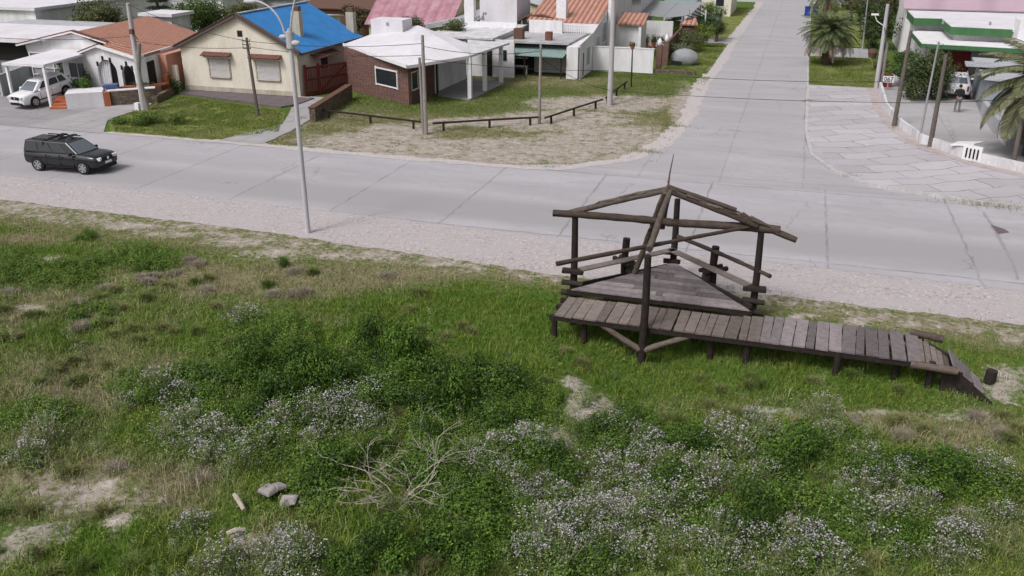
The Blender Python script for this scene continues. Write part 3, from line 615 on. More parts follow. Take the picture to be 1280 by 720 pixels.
m.beam((-47.6, 51.5, 2.98), (-46.0, 51.5, 3.52), .3, .12); m.beam((-46.0, 51.5, 3.52), (-42.75, 51.5, 2.78), .3, .12); m.beam((-42.85, 51.6, 2.9), (-44.8, 62.2, 2.9), .12, .16)
m.build('bargeboard', 'whitep', B)
m = MB().beam((-54.6, 53.2, 3.11), (-49.3, 53.05, 4.27), .34, .06); m.beam((-49.3, 53.05, 4.27), (-46.2, 52.8, 3.64), .34, .06); m.beam((-47.6, 51.5, 3.07), (-46.0, 51.5, 3.61), .34, .06); m.build('verge_tiles', 'tilerow', B)
# arched porch front
ar = []; 
P0, P1 = -47.5, -43.0
m = MB(); ypf = 51.6
arch = [(-45.55 + .80 * math.cos(t_), 1.75 + .85 * math.sin(t_)) for t_ in np.linspace(math.pi, 0, 13)]
m.wall([(P0, ypf, .3), (-46.35, ypf, .3)] + [(a_, ypf, z_) for a_, z_ in arch] + [(-44.75, ypf, .3), (-44.6, ypf, .3), (-44.6, ypf, 3.15), (-46.0, ypf, 3.45), (P0, ypf, 2.95)], (0, 1, 0), .2)
arch2 = [(-43.85 + .52 * math.cos(t_), 1.6 + .7 * math.sin(t_)) for t_ in np.linspace(math.pi, 0, 11)]
m.wall([(-44.6, ypf, .3), (-44.37, ypf, .3)] + [(a_, ypf, z_) for a_, z_ in arch2] + [(-43.33, ypf, .3), (-43.1, ypf, .3), (-43.1, ypf, 2.75), (-44.6, ypf, 3.15)], (0, 1, 0), .2)
m.build('arched_front', 'white', B)
for a_, z_ in arch[2:11:3] + arch2[2:9:3]: MB().box((a_ - .02, ypf - .03, z_ + .12), (.13, .06, .3)).build('arch_stone', 'dark', B)

m = MB()
for k in range(9): m.tube([(-46.4 + k * .10, 51.86 + .05 * (k % 2), .4), (-46.2 + k * .085, 51.86 + .05 * (k % 2), 2.5)], .07, 6)
m.build('curtain', 'whitep', B)
m = MB().slab([(P0, ypf + .2, 3.0), (-46.0, ypf + .2, 3.45), (-46.0, 53.2, 3.6), (P0, 53.2, 3.1)], .1); m.slab([(-46.0, ypf + .2, 3.48), (-43.0, ypf + .2, 2.88), (-42.95, 52.5, 2.98), (-46.0, 53.2, 3.6)], .1); m.build('porch_roof', 'tile', B)
MB().slab([(-49.4, 50.2, .62), (-43.3, 50.0, .55), (-43.0, 53.5, .55), (-49.2, 53.8, .62)], .62).build('porch_floor', 'drive', B)
MB().b2(-49.9, -47.5, 52.2, 52.35, .3, 2.85).build('wall', 'white', B); win(B, -49.3, -47.9, 1.15, 2.15, y=52.2, mull=1)
MB().slab([(-42.9, 52.3, 2.45), (-42.74, 52.3, 2.45), (-42.92, 53.3, 2.45), (-43.1, 53.3, 2.45)], 2.0).build('door', 'dark', B)
MB().slab([(-43.0, 51.9, 2.78), (-42.75, 52.2, 2.78), (-44.7, 60.5, 2.78), (-44.95, 60.5, 2.78)], 2.3).build('wall', 'white', B)
MB().slab([(-43.4, 54.2, 2.7), (-42.6, 54.2, 2.7), (-43.4, 61, 2.7), (-43.9, 61, 2.7)], 2.6).build('wall', 'salmon', B)

m = MB().slab([(-44.2, 50.9, .92), (-42.0, 52.9, .95), (-42.1, 53.5, .95), (-44.3, 51.3, .92)], .12); m.build('planter_box', 'orange', B)
MB().slab([(-44.0, 51.0, .8), (-42.2, 52.7, .83), (-42.3, 53.2, .83), (-44.1, 51.3, .8)], .8).build('planter_wall', 'brick2', B)
MB().box((-42.45, 53.7, .7), (.35, .35, 1.4)).build('planter_pillar', 'orange', B)
# front garden walls and steps
W = thing('planter_wall', (-44.6, 48.1, 0), 'white rendered raised planter wall beside the orange steps', 'wall')
MB().slab([(-45.45, 47.25, 1.02), (-43.75, 48.75, 1.0), (-44.9, 50.3, 1.0), (-46.6, 48.9, 1.02)], 1.02).build('wall', 'white', W)
S_ = thing('steps', (-46.2, 47.9, 0), 'four terracotta painted steps beside the white car', 'steps')
m = MB()
for k in range(4): m.slab([(-46.55 - .22 * k, 46.9 + .42 * k, .14 * (k + 1)), (-45.6 - .22 * k, 47.3 + .42 * k, .14 * (k + 1)), (-46.5, 49.4, .14 * (k + 1)), (-47.5, 49.0, .14 * (k + 1))], .14)
m.build('treads', 'orange', S_)
W = thing('planter_wall', (-43, 49.6, 0), 'speckled stone garden wall with orange end panel', 'wall')
MB().slab([(-43.45, 49.15, .92), (-41.35, 50.9, .95), (-41.5, 51.15, .95), (-43.65, 49.4, .92)], .95).build('wall', 'stone', W)
MB().slab([(-43.72, 48.72, .95), (-43.42, 49.0, .95), (-43.62, 49.38, .95), (-43.9, 49.1, .95)], .95).build('end_panel', 'orange', W)
MB().slab([(-43.65, 49.05, 1.02), (-41.25, 50.9, 1.05), (-41.55, 51.3, 1.05), (-43.85, 49.4, 1.02)], .07).build('coping', 'whitep', W)
W = thing('retaining_wall', (-42, 54.5, 0), 'low dark retaining wall along the path to the cream house', 'wall')
MB().slab([(-41.3, 50.5, .5), (-41.0, 50.6, .5), (-42.9, 56.3, .5), (-43.2, 56.2, .5)], .5).build('wall', 'stone', W)
# carport
K = thing('carport', (-50, 50, 0), 'white flat carport on slim posts over the white car', 'carport')
MB().slab([(-50.4, 47.5, 2.74), (-46.75, 47.3, 2.84), (-47.4, 53.0, 2.98), (-51.0, 53.0, 2.9)], .14).build('roof', 'whiter', K)
for x_, y_, h_ in ((-46.92, 47.45, 2.66), (-50.25, 47.7, 2.6)): MB().box((x_, y_, h_ / 2), (.16, .16, h_)).build('post', 'whitep', K)
Gt = thing('grid_gate', (-51.5, 53.2, 0), 'white grid panel screen at the back of the carport', 'gate')
m = MB()
for k in range(5): m.b2(-53.5 + k * 1.0, -53.44 + k * 1.0, 53.0, 53.06, .5, 2.6)
for z in (.5, 1.0, 1.5, 2.0, 2.55): m.b2(-53.5, -49.45, 53.01, 53.05, z, z + .05)
m.build('grid', 'whitep', Gt); MB().b2(-53.5, -49.45, 53.1, 53.14, .5, 2.6).build('backing', 'gray', Gt)
# far left white flat roofed building
B = thing('house', (-60, 58, 0), 'white flat roofed building with dark upper opening at left edge', 'house')
m = MB().b2(-66, -54.2, 54.2, 66, 0, 3.2); m.build('wall', 'greywall', B)
MB().slab([(-66, 53.3, 3.5), (-52.6, 53.3, 3.5), (-53.4, 60.5, 3.55), (-66, 60.5, 3.5)], .35).build('flat_roof', 'whiter', B)
MB().b2(-57.6, -54.3, 54.1, 54.2, 1.7, 3.1).build('window', 'dark', B); MB().b2(-58.2, -57.7, 53.9, 54.19, 0, 3.15).build('wall_pillar', 'whitep', B)
W = thing('boundary_wall', (-53, 50, 0), 'grey side fence panel left of the carport', 'fence')
MB().slab([(-53.3, 49.6, 1.5), (-53.1, 49.6, 1.5), (-54.4, 53.9, 1.6), (-54.6, 53.9, 1.6)], 1.6).build('wall', 'greywall', W)
for args in (((-84, 66, -65, 84, 4.2), 'wide white flat roof block beyond the left building', 'whiter', 'white'), ((-66, 84, -58, 92, 4.0), 'pale block with broad white roof behind orange tiles', 'whiter', 'white'),
             ((-110, 84, -82, 104, 5.0), 'long white roofed block at top left corner', 'whiter', 'dirtywhite'), ((-82, 98, -64, 112, 4.6), 'distant white flat roofed block at the top left', 'whitesheet', 'white'),
             ((atY(206, 20, 67)[0] - 1.4, 66, atY(206, 20, 67)[0] + 1.4, 68.5, 4.1), 'small white capped annex behind the orange tiles', 'whiter', 'dirtywhite')):
    (xa, ya, xb, yb, h_), lab, rm_, wm_ = args; B = thing('house', ((xa + xb) / 2, (ya + yb) / 2, 0), lab, 'house')
    MB().b2(xa, xb, ya, yb, 0, h_ - .25).build('wall', wm_, B); MB().b2(xa - .3, xb + .3, ya - .3, yb + .3, h_ - .249, h_).build('flat_roof', rm_, B)
    for k in range(int((xb - xa) / 3)):
        if k % 2 == 0: win(B, xa + 1 + 3 * k, xa + 2.2 + 3 * k, 1.1, 2.2, y=ya)
def block(x0, x1, y0, y1, h, lab, wall, roof, rise=0, axis='x', cat='building', over=.3, wins=2, name='house', rh=None):
    B = thing(name, ((x0 + x1) / 2, (y0 + y1) / 2, 0), lab, cat)
    MB().b2(x0, x1, y0, y1, 0, h).build('wall', wall, B)
    a0, a1, b0, b1 = x0 - over, x1 + over, y0 - over, y1 + over
    if not rise: MB().b2(a0, a1, b0, b1, h + .003, h + .18).build('roof', roof, B)
    elif axis == 'x':
        c = (b0 + b1) / 2; m = MB().slab([(a0, b0, h + .1), (a1, b0, h + .1), (a1, c, h + rise), (a0, c, h + rise)], .1); m.slab([(a0, c, h + rise), (a1, c, h + rise), (a1, b1, h + .1), (a0, b1, h + .1)], .1); m.build('roof', roof, B)
        m = MB(); [m.wall([(x_, y0, h), (x_, y1, h), (x_, c, h + rise - .12)], (1, 0, 0), .1) for x_ in (x0, x1 - .1)]; m.build('gable', wall, B)
    else:
        c = (a0 + a1) / 2; m = MB().slab([(a0, b0, h + .1), (c, b0, h + rise), (c, b1, h + rise), (a0, b1, h + .1)], .1); m.slab([(c, b0, h + rise), (a1, b0, h + .1), (a1, b1, h + .1), (c, b1, h + rise)], .1); m.build('roof', roof, B)
        m = MB(); [m.wall([(x0, y_, h), (x1, y_, h), (c, y_, h + rise - .12)], (0, 1, 0), .1) for y_ in (y0, y1 - .1)]; m.build('gable', wall, B)
    for k in range(wins):
        c = x0 + (x1 - x0) * (k + .5) / wins; win(B, c - .5, c + .5, h * .4, h * .75, y=y0)
    return B
block(-46.5, -41.8, 71, 79, 2.9, 'low white roofed building behind the blue roof house', 'white', 'whitesheet', .5)
block(-58, -49, 92, 100, 3.0, 'grey sheet roofed shed among the trees at top', 'greywall', 'whitesheet', .8)
block(-49, -41, 84, 92, 3.0, 'brown roofed low house behind the blue roof', 'rust', 'rust', .7, cat='house')
block(-43.5, -36, 94, 104, 3.4, 'grey sheet roofed warehouse left of the pink roof', 'greywall', 'greymetal', .8)
B = block(-38.6, -30.6, 78.5, 88, 2.3, 'building with steep streaked pink sheet roof', 'yellowish', 'pink', 3.4, cat='house')
B = block(-31.3, -24, 85, 97, 3.8, 'cream workshop with long pale roof behind the green tree', 'yellowish', 'whitesheet', 1.2, axis='y', wins=0)
B = thing('garage', (-28.5, 80, 0), 'pale yellow garage with dark open doorway behind the white roof', 'garage')
MB().slab([(-32.5, 77.5, 2.6), (-27.2, 77.0, 3.6), (-27.2, 84.5, 3.9), (-32.5, 84.5, 2.9)], .4).build('roof', 'greymetal', B); MB().b2(-32.0, -27.3, 78, 84, 0, 2.4).build('wall', 'yellowish', B)
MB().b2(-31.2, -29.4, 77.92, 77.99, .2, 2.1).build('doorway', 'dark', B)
block(-24.2, -19, 96, 102, 3.0, 'low grey shed with white roof beyond the brown shelter', 'greywall', 'whitesheet', .4, wins=1)
block(-36, -20, 106, 118, 3.6, 'long house with dark green sheet roof at top edge', 'white', 'greensheet', .9, wins=4, cat='house')
block(-14.6, -11.6, 103, 112, 2.5, 'white house with dark green roof at the end of the yard', 'white', 'greensheet', .6, wins=1, cat='house')
block(-14, -8.5, 118, 128, 3.0, 'house with maroon roof beyond the green roof', 'cream', 'maroon', .8, cat='house')
block(-19.5, -15.4, 92, 100, 4.0, 'white two part house behind the clay tile roof', 'white', 'whitesheet', .5, wins=1, cat='house')
K = thing('shade_canopy', (-12.6, 96, 0), 'sagging pale grey fabric canopy behind the yard wall', 'canopy')
m = MB(); n_ = 6
for i in range(n_):
    for j in range(n_):
        def P_(i, j): return (-15.8 + 5.4 * i / n_ + .3 * j / n_, 92 + 8.5 * j / n_, 2.75 + .5 * j / n_ - .35 * math.sin(math.pi * i / n_) * (1 - j / n_ * .5))
        b_ = len(m.v); m.v += [Vector(P_(i, j)), Vector(P_(i + 1, j)), Vector(P_(i + 1, j + 1)), Vector(P_(i, j + 1))]; m.f.append([b_, b_ + 1, b_ + 2, b_ + 3])
o = m.build('fabric', 'cloth', K); md = o.modifiers.new('thick', 'SOLIDIFY'); md.thickness = .03
for x_, y_ in ((-15.6, 92.2), (-10.6, 92.4), (-10.3, 100)): MB().tube([(x_, y_, 0), (x_, y_, 3.2)], .05, 6).build('post', 'metal', K)
K = thing('pergola', (-10.4, 101, 0), 'leaning dark timber pergola frame beyond the canopy', 'pergola')
m = MB()
for k in range(6): m.beam((-12 + k * .4, 98 + k, 2.2 + .1 * k), (-9.6, 98.6 + k * 1.1, 1.4 + .12 * k), .1, .1)
m.build('slats', 'darkwood', K); m = MB()
for x_, y_ in ((-11.8, 98), (-9.6, 98.6), (-9.2, 103)): m.beam((x_, y_, 0), (x_, y_, 2.6), .14, .14, (1, 0, 0))
m.build('frame', 'whitep', K)

# right side: green trimmed house
B = thing('house', (13, 78, 0), 'white flat roofed house with green roof edges', 'house')
m = MB().slab([(8.55, 72.1, 3.22), (20, 70.6, 3.22), (20, 80, 3.22), (8.5, 80, 3.22)], .26); m.build('lower_roof', 'white', B)
m = MB().beam((8.53, 72.04, 3.08), (20, 70.54, 3.08), .05, .3); m.beam((8.49, 72.1, 3.08), (8.45, 79.8, 3.08), .05, .3); m.build('roof_edge', 'green', B)
m = MB().slab([(10.6, 74.6, 4.25), (20, 73.3, 4.25), (20, 86, 4.25), (10.6, 86, 4.25)], .2); m.slab([(8.6, 80.2, 4.25), (10.597, 80.2, 4.25), (10.597, 86, 4.25), (8.6, 86, 4.25)], .2); m.build('upper_roof', 'whiter', B)
m = MB().slab([(10.58, 74.56, 4.2), (14.6, 74.0, 4.2), (14.6, 74.2, 4.2), (10.58, 74.8, 4.2)], .55); m.slab([(10.56, 74.56, 4.2), (10.70, 74.56, 4.2), (10.70, 80.2, 4.2), (10.56, 80.2, 4.2)], .55)
m.slab([(8.58, 80.16, 4.2), (10.55, 80.16, 4.2), (10.55, 80.3, 4.2), (8.58, 80.3, 4.2)], .55); m.slab([(8.56, 80.16, 4.2), (8.68, 80.3, 4.2), (8.68, 85.8, 4.2), (8.56, 85.8, 4.2)], .55); m.build('roof_edge', 'green', B)
m = MB().b2(11.0, 20, 75, 86, 3.22, 4.04); m.b2(8.9, 11, 81, 86, 3.22, 4.04); m.b2(9.0, 20, 79.7, 86, 0, 3.2); m.b2(9.0, 9.25, 72.6, 79.7, 0, 2.96); m.build('wall', 'white', B)
MB().b2(9.9, 12.6, 76.4, 76.6, 0, 2.2).build('garage_panel', 'red', B); MB().b2(10.2, 13.5, 77.2, 77.4, 2.2, 2.9).build('shutter', 'shutter', B)
MB().b2(14.7, 15.3, 72.6, 74.6, 3.2, 5.0).build('chimney', 'whitep', B)
for x_ in (10.2, 13.4): MB().tube([(x_, 76, 4.25), (x_, 76, 4.5)], .09, 6).build('roof_vent', 'gray', B)
B = block(9, 22.4, 91, 100, 3.9, 'large pale pink roofed building behind the green edged house', 'white', 'palepink', 2.6, cat='building', wins=3)
B = block(22.5, 34, 98, 108, 3.0, 'grey roofed pale house at the top right corner', 'dirtywhite', 'whitesheet', .8, cat='house', wins=3)
B = block(6.6, 8.8, 104, 112, 3.4, 'white walled house with dark sloping roof beyond the poles', 'white', 'eave', .9, axis='y', cat='house', wins=1)
B = thing('garage', (14, 62, 0), 'blue grey building with slab gate behind the big palm', 'garage')
MB().slab([(11.6, 63, 2.3), (16, 61, 2.3), (17, 70, 2.3), (12.2, 71.0, 2.3)], 2.3).build('wall', 'bluegrey', B)
MB().slab([(11.3, 62.6, 2.5), (16.2, 60.4, 2.5), (17.2, 70.4, 2.5), (11.9, 71.6, 2.5)], .16).build('roof', 'greywall', B)
MB().slab([(11.45, 57.0, 1.0), (11.7, 57.0, 1.0), (11.85, 63, 1.0), (11.55, 63, 1.0)], 1.0).build('wall', 'greywall', B)
MB().slab([(11.6, 54.3, 1.9), (14.5, 53.2, 1.9), (14.6, 53.6, 1.9), (11.7, 54.7, 1.9)], 1.9).build('slab_gate', 'bluegrey', B)
MB().slab([(11.45, 54.4, 1.95), (11.58, 54.4, 1.95), (11.68, 56.9, 1.95), (11.55, 56.9, 1.95)], 1.95).build('gate_edge', 'whitep', B)
MB().slab([(10.7, 66.0, 2.7), (12.6, 65.2, 2.8), (12.4, 67, 2.8), (10.9, 68, 2.7)], .08).build('canopy', 'greymetal', B)
# low white boundary wall following the pavement
W = thing('boundary_wall', (7, 56, 0), 'low curved white wall along the corner pavement', 'wall')
m = MB(); wl2 = [(5.95, 70.5), (5.84, 62.5), (6.3, 57.3), (7.13, 53.4), (8.02, 52.1), (8.9, 50.6)]; 
def strip(pts, th, z0, z1, mm):
    off = []
    for i, p in enumerate(pts):
        a_ = Vector((*pts[max(i - 1, 0)], 0)); b_ = Vector((*pts[min(i + 1, len(pts) - 1)], 0)); d_ = (b_ - a_).normalized(); off.append((p[0] - d_.y * th, p[1] + d_.x * th))
    for i in range(len(pts) - 1): mm.slab([(*pts[i], z1), (*pts[i + 1], z1), (*off[i + 1], z1), (*off[i], z1)], z1 - z0)
strip(wl2, .16, 0, .62, m); strip([(9.6, 49.8), (11.4, 48.2), (15, 46.5), (40, 44.5)], .16, 0, .62, m); m.build('wall', 'dirtywhite', W)
Vt = thing('vent_gate', (9.2, 50.1, 0), 'white slotted panel box set in the low boundary wall', 'gate')
m = MB().box((9.25, 50.2, .45), (1.0, .12, .9), rz=R(-38)); m.build('panel', 'whitep', Vt)
m = MB(); 
for k in range(4): m.box((9.25 + (-.3 + k * .2) * math.cos(R(-38)) - .06 * math.sin(R(38)), 50.2 + (-.3 + k * .2) * math.sin(R(-38)) - .075, .5), (.07, .05, .5), rz=R(-38))
m.build('slots', 'dark', Vt); MB().slab([(8.3, 51.2, .7), (9.3, 50.5, .95), (9.9, 51.2, .95), (8.8, 52.0, .7)], .1).build('cover', 'whitep', Vt)
W = thing('brick_gatepost', (6.1, 71.6, 0), 'red painted low post behind the number board', 'post')
MB().b2(5.75, 6.25, 71.2, 71.8, 0, 1.5).build('block', 'red', W); MB().b2(6.3, 6.9, 71.3, 71.6, 0, 1.05).build('side_block', 'red', W)
Nb = thing('number_sign', (6.5, 70.2, 0), 'small white number board reading 067 on the wall corner', 'sign')
MB().box((6.5, 70.1, .9), (.75, .06, .45)).build('board', 'whitep', Nb); MB().box((6.5, 70.15, .35), (.08, .08, .7)).build('stand', 'gray', Nb)
cu = bpy.data.curves.new('numerals', 'FONT'); cu.body = '067'; cu.size = .42; cu.extrude = .008; cu.align_x = 'CENTER'; cu.align_y = 'CENTER'
tmp = bpy.data.objects.new('numerals_text', cu); COL.objects.link(tmp); bpy.context.view_layer.update()
me = bpy.data.meshes.new_from_object(tmp); bpy.data.objects.remove(tmp); me.materials.clear(); me.materials.append(M['dark'])
o = bpy.data.objects.new('numerals', me); COL.objects.link(o); o.parent = Nb; o.location = (0, -.14, .9); o.rotation_euler = (R(90), 0, 0)

# ------------------------------------------------------------------ wooden pavilion
PL, PF, PR, PB = (-6.25, 26.85), (-3.42, 24.05), (-.42, 27.1), (-3.35, 29.8); AP = (-3.36, 27.05, 4.0); TOP = 2.9
V3 = lambda p, z: Vector((p[0], p[1], z))
G = thing('wooden_pavilion', (-3.36, 27, 0), 'weathered skeletal wooden pavilion with collapsed pyramid roof', 'pavilion')
for p in (PL, PF, PR, PB):
    z0 = float(terr(*p)) - .1
    MB().tube([V3(p, z0), V3((p[0] + .02, p[1]), 1.5), V3(p, TOP)], [.125, .115, .10], 10).build('post', 'darkwood', G, smooth=True)
def lg(name, pts, r, mat='log', par=G, n=9):
    if not isinstance(r, (list, tuple)): r = [r, r * .9]
    r = [q_ * 1.15 for q_ in r]
    if len(pts) == 2:
        a, b = Vector(pts[0]), Vector(pts[1]); L = (b - a).length; P = []; k = max(4, int(L / .28))
        for i in range(k + 1):
            t = i / k; o_ = Vector((math.sin(t * 5 + L), math.cos(t * 4 + L), math.sin(t * 3))) * .018
            P.append(a.lerp(b, t) + o_)
        rr = [r[0] + (r[1] - r[0]) * i / k for i in range(k + 1)]; rr = [x * (1 + .07 * math.sin(i * 2.3 + L) + random.uniform(-.05, .05)) for i, x in enumerate(rr)]; pts, r = P, rr
    return MB().tube(pts, r, n).build(name, mat, par, smooth=True)
lg('tie_beam', [V3((-6.95, 26.75), 3.0), V3((-3.2, 26.98), 2.98)], [.10, .11], 'logbrown'); lg('tie_beam', [V3((-3.3, 26.98), 2.97), V3((.12, 27.12), 3.02)], [.11, .12], 'logbrown')
def ext(p, f): return V3((AP[0] + (p[0] - AP[0]) * f, AP[1] + (p[1] - AP[1]) * f), AP[2] - (AP[2] - 3.08) * f)
lg('hip_rafter', [Vector(AP), ext(PL, 1.08)], [.075, .085]); lg('hip_rafter', [Vector(AP), ext(PR, 1.36)], [.085, .09], 'logbrown'); lg('hip_rafter', [Vector(AP) + Vector((.1, 0, 0)), ext(PF, 1.0)], [.08, .09]); lg('hip_rafter', [Vector(AP), ext(PB, 1.12)], .075, 'darkwood')
pb = at(793, 341, .68); lg('fallen_rafter', [Vector(AP) + Vector((-.05, -.15, -.03)), Vector(pb)], [.08, .085], 'log')
lg('king_post', [Vector(AP), Vector((AP[0] - .1, AP[1], 2.72))], .10, 'darkwood')
a = Vector(at(695, 330, 2.92)); b = Vector((-.62, 27.1, 3.08)); lg('eave_pole', [a, b], [.06, .05], 'logbrown')
lg('rail', [(PB[0] + .15, PB[1] - .2, 1.62), (PR[0] + .42, PR[1] - .35, 1.62)], .065, 'logbrown')
# remains of battens along two hips
def battens(p, t0, t1, n, wd, par=G):
    d = (ext(p, 1) - Vector(AP)).normalized(); sd = d.cross(Vector((0, 0, 1))).normalized(); up = sd.cross(d); LL = (ext(p, 1) - Vector(AP)).length
    for i in range(n):
        t = t0 + (t1 - t0) * (i + .5) / n; c = Vector(AP).lerp(ext(p, 1), t) + up * random.uniform(.08, .13) + sd * random.uniform(-wd, wd)
        L = random.uniform(.12, .38); o_ = sd * random.uniform(-.07, .07) + up * random.uniform(-.035, .035)
        MB().beam(c - d * L - o_, c + d * L + o_, random.uniform(.05, .09), .04, up).build('roof_batten', random.choice(['log', 'logbrown', 'plank']), par)
battens(PL, .15, .8, 9, .03); battens(PR, .02, 1.0, 44, .17)
d = (ext(PR, 1) - Vector(AP)).normalized(); sd = d.cross(Vector((0, 0, 1))).normalized()
for k in (-1, 1): lg('purlin', [Vector(AP) + sd * .17 * k + d * .15 + Vector((0, 0, .02)), ext(PR, .95) + sd * .2 * k], [.055, .065], 'logbrown')
lg('purlin', [Vector(AP) + Vector((0, 0, .13)), ext(PR, .72) + Vector((0, 0, .2))], [.05, .06], 'log'); lg('purlin', [Vector(AP) + Vector((0, 0, .09)), ext(PL, .55) + Vector((0, 0, .12))], .04, 'log')
sp = MB().tube([(AP[0], AP[1], 4.0), (AP[0] + .02, AP[1], 4.5), (AP[0] + .10, AP[1], 5.15)], [.035, .025, .012], 6); sp.ico((AP[0], AP[1], 4.13), .06); sp.ico((AP[0], AP[1], 4.27), .045); sp.build('spire', 'rust', G)
# triangular floor with boards running along X
FZ = .66
nb = 10; yf, yb = 26.15, 29.55; m = MB()
for i in range(nb):
    ya = yf + (yb - yf) * i / nb; yc = ya + (yb - yf) / nb - .035
    t = (ya - yf) / (yb - yf); xl = -6.15 + (2.85) * t; xr = -.48 - 2.75 * t
    xs = [xl] + sorted(random.uniform(xl + .6, xr - .6) for _ in range(2 if t < .55 else (1 if t < .8 else 0))) + [xr]
    k_ = 2.8 / 3.4 * (yc - ya)
    for j_, (a_, b_) in enumerate(zip(xs[:-1], xs[1:])):
        if b_ - a_ > .02:
            dz = FZ + random.uniform(-.008, .008); la_ = k_ if j_ == 0 else 0; ra_ = k_ if j_ == len(xs) - 2 else 0
            m.slab([(a_ + .006, ya, dz), (b_ - .006, ya, dz), (b_ - .006 - ra_, yc, dz), (a_ + .006 + la_, yc, dz)], .04)
m.build('floor_boards', 'plankg', G)
m = MB(); m.beam((-6.3, 26.22, FZ - .12), (-.4, 26.22, FZ - .12), .09, .14); m.beam((-6.2, 26.7, FZ - .12), (-3.35, 29.6, FZ - .12), .09, .14); m.beam((-.45, 26.7, FZ - .12), (-3.3, 29.6, FZ - .12), .09, .14)
for y_ in (27.3, 28.4): t = (y_ - yf) / (yb - yf); m.beam((-6.1 + 2.85 * t, y_, FZ - .12), (-.5 - 2.75 * t, y_, FZ - .12), .08, .13)
for x_, y_ in ((-5, 26.3), (-3.6, 26.3), (-2, 26.3), (-4.8, 28.1), (-1.9, 28.2)): m.tube([(x_, y_, float(terr(x_, y_)) - .1), (x_, y_, FZ - .18)], .09, 8)
m.build('floor_frame', 'darkwood', G)
# benches
for (pa, pc, nm) in ((PL, PB, 'left'), (PB, PR, 'right')):
    a = Vector((pa[0], pa[1], 1.12)); b = Vector((pc[0], pc[1], 1.12)); d = (b - a).normalized(); inn = Vector((AP[0], AP[1], 1.12)) - (a + b) / 2; inn.z = 0; inn.normalize()
    a2 = a + d * .12 + inn * .22; b2 = b - d * .1 + inn * .16
    MB().beam(a2, b2, .3, .05).build('bench_seat', 'plank', G)
    mid = (a + b) / 2 + d * (.05 if nm == 'left' else 0)
    lg('bench_post', [V3(mid - inn * .06, float(terr(mid.x, mid.y)) - .05), V3(mid - inn * .06, 1.78)], [.12, .11], 'darkwood')
    for s_ in (-.14, .12): lg('bench_support', [mid + d * s_ - inn * .5 + Vector((0, 0, -.12 - abs(s_) * .3)), mid + d * s_ + inn * .38 + Vector((0, 0, -.12 - abs(s_) * .3))], .075, 'darkwood')
    lg('bench_support', [V3(mid + inn * .22, FZ), V3(mid + inn * .22, 1.02)], [.15, .1], 'darkwood')
for p in (PL, PR):
    for k, z in enumerate((.28, .62, 1.02)): lg('cross_piece', [V3((p[0] - .36, p[1] - .16 + .05 * k), z), V3((p[0] + .36, p[1] - .2 + .05 * k), z)], .085, 'darkwood')
    MB().box((p[0], p[1] - .12, 1.06), (.7, .3, .10), rz=.1).build('bench_end', 'darkwood', G)
for s_ in (-.15, .15): lg('cross_piece', [V3((PB[0] - .3, PB[1] - .25 + s_ * .3), .85 + s_), V3((PB[0] + .3, PB[1] - .25), .85 + s_)], .08, 'darkwood')
# braces from the boardwalk down to the front post
zf = float(terr(*PF))
for xb in (-4.75, -2.1): lg('brace', [(xb, 24.25, .42), (PF[0] + (-.06 if xb < -3 else .08), PF[1] - .05, -.12)], [.075, .085], 'log')

# ------------------------------------------------------------------ boardwalk
BW = thing('boardwalk', (-1, 25, 0), 'raised boardwalk of weathered planks ending in broken steps', 'boardwalk')
DZ = .6; x = -6.12; m = MB(); mg = MB(); k = 0
while x < 4.15:
    wd = random.choice([.30, .34, .27, .36, .22, .33]); gap = random.choice([.02, .03, .022, .06 if random.random() < .35 else .025])
    yb_ = 25.62 if x < -.4 else 26.02; yb_ = 25.62 + .4 * float(S((x + 1.5) / 2)); yb_ += random.uniform(-.03, .03); y0_ = 24.12 + random.uniform(-.03, .02)
    th = random.uniform(-.02, .02) - .04; rm = Matrix.Rotation(th, 3, 'Z') @ Matrix.Rotation(random.uniform(-.03, .03), 3, 'Y')
    (m if x < -.3 else mg).box((x + wd / 2 - .02, (y0_ + yb_) / 2, DZ + random.uniform(-.008, .008)), (wd, yb_ - y0_, .045), rot=rm); x += wd + gap; k += 1
m.build('planks', 'plank', BW); mg.build('planks', 'plankg', BW)['label'] = 'greyer bleached planks of the right half'
m = MB(); rm = Matrix.Rotation(-.04, 3, 'Z')
for k, (x_, dz) in enumerate(((4.30, .0), (4.48, -.04), (4.66, -.10), (4.83, -.17), (5.0, -.25))): m.box((x_, 24.95, DZ - .02 + dz), (.15, 1.5 - .12 * k, .045), rot=rm @ Matrix.Rotation(.1 * k, 3, 'Y'))
m.build('loose_planks', 'plank', BW)
for y_, c in ((24.2, 0), (25.0, 0), (25.55, 1)): MB().beam((-6.35, y_, DZ - .11), (4.3, y_ + .3 * c, DZ - .11), .12, .15).build('stringer', 'darkwood', BW)
for (x_, y_) in ((-6.2, 24.22), (-5.3, 24.45), (-1.45, 24.5), (-.4, 24.35), (2.1, 24.2), (3.7, 24.6), (4.55, 24.3), (-5.9, 25.4), (-2.0, 25.4), (.8, 25.7), (2.9, 25.8), (4.4, 25.85)):
    MB().tube([(x_, y_, float(terr(x_, y_)) - .1), (x_, y_, DZ - .03 if x_ != 2.1 else DZ - .02)], [.10, .095], 8).build('leg', 'darkwood', BW, smooth=True)
lg('end_log', [(4.1, 25.95, DZ + .06), (5.0, 25.8, DZ + .02)], [.09, .1], 'logbrown', BW); lg('end_log', [(3.95, 24.02, DZ - .05), (5.15, 24.0, DZ - .08)], [.09, .1], 'log', BW); lg('end_log', [(4.55, 25.6, DZ - .1), (5.45, 25.25, .2)], .06, 'darkwood', BW)
m = MB(); 
s0, s1 = Vector((4.95, 24.3, .42)), Vector((6.05, 23.95, -.38))
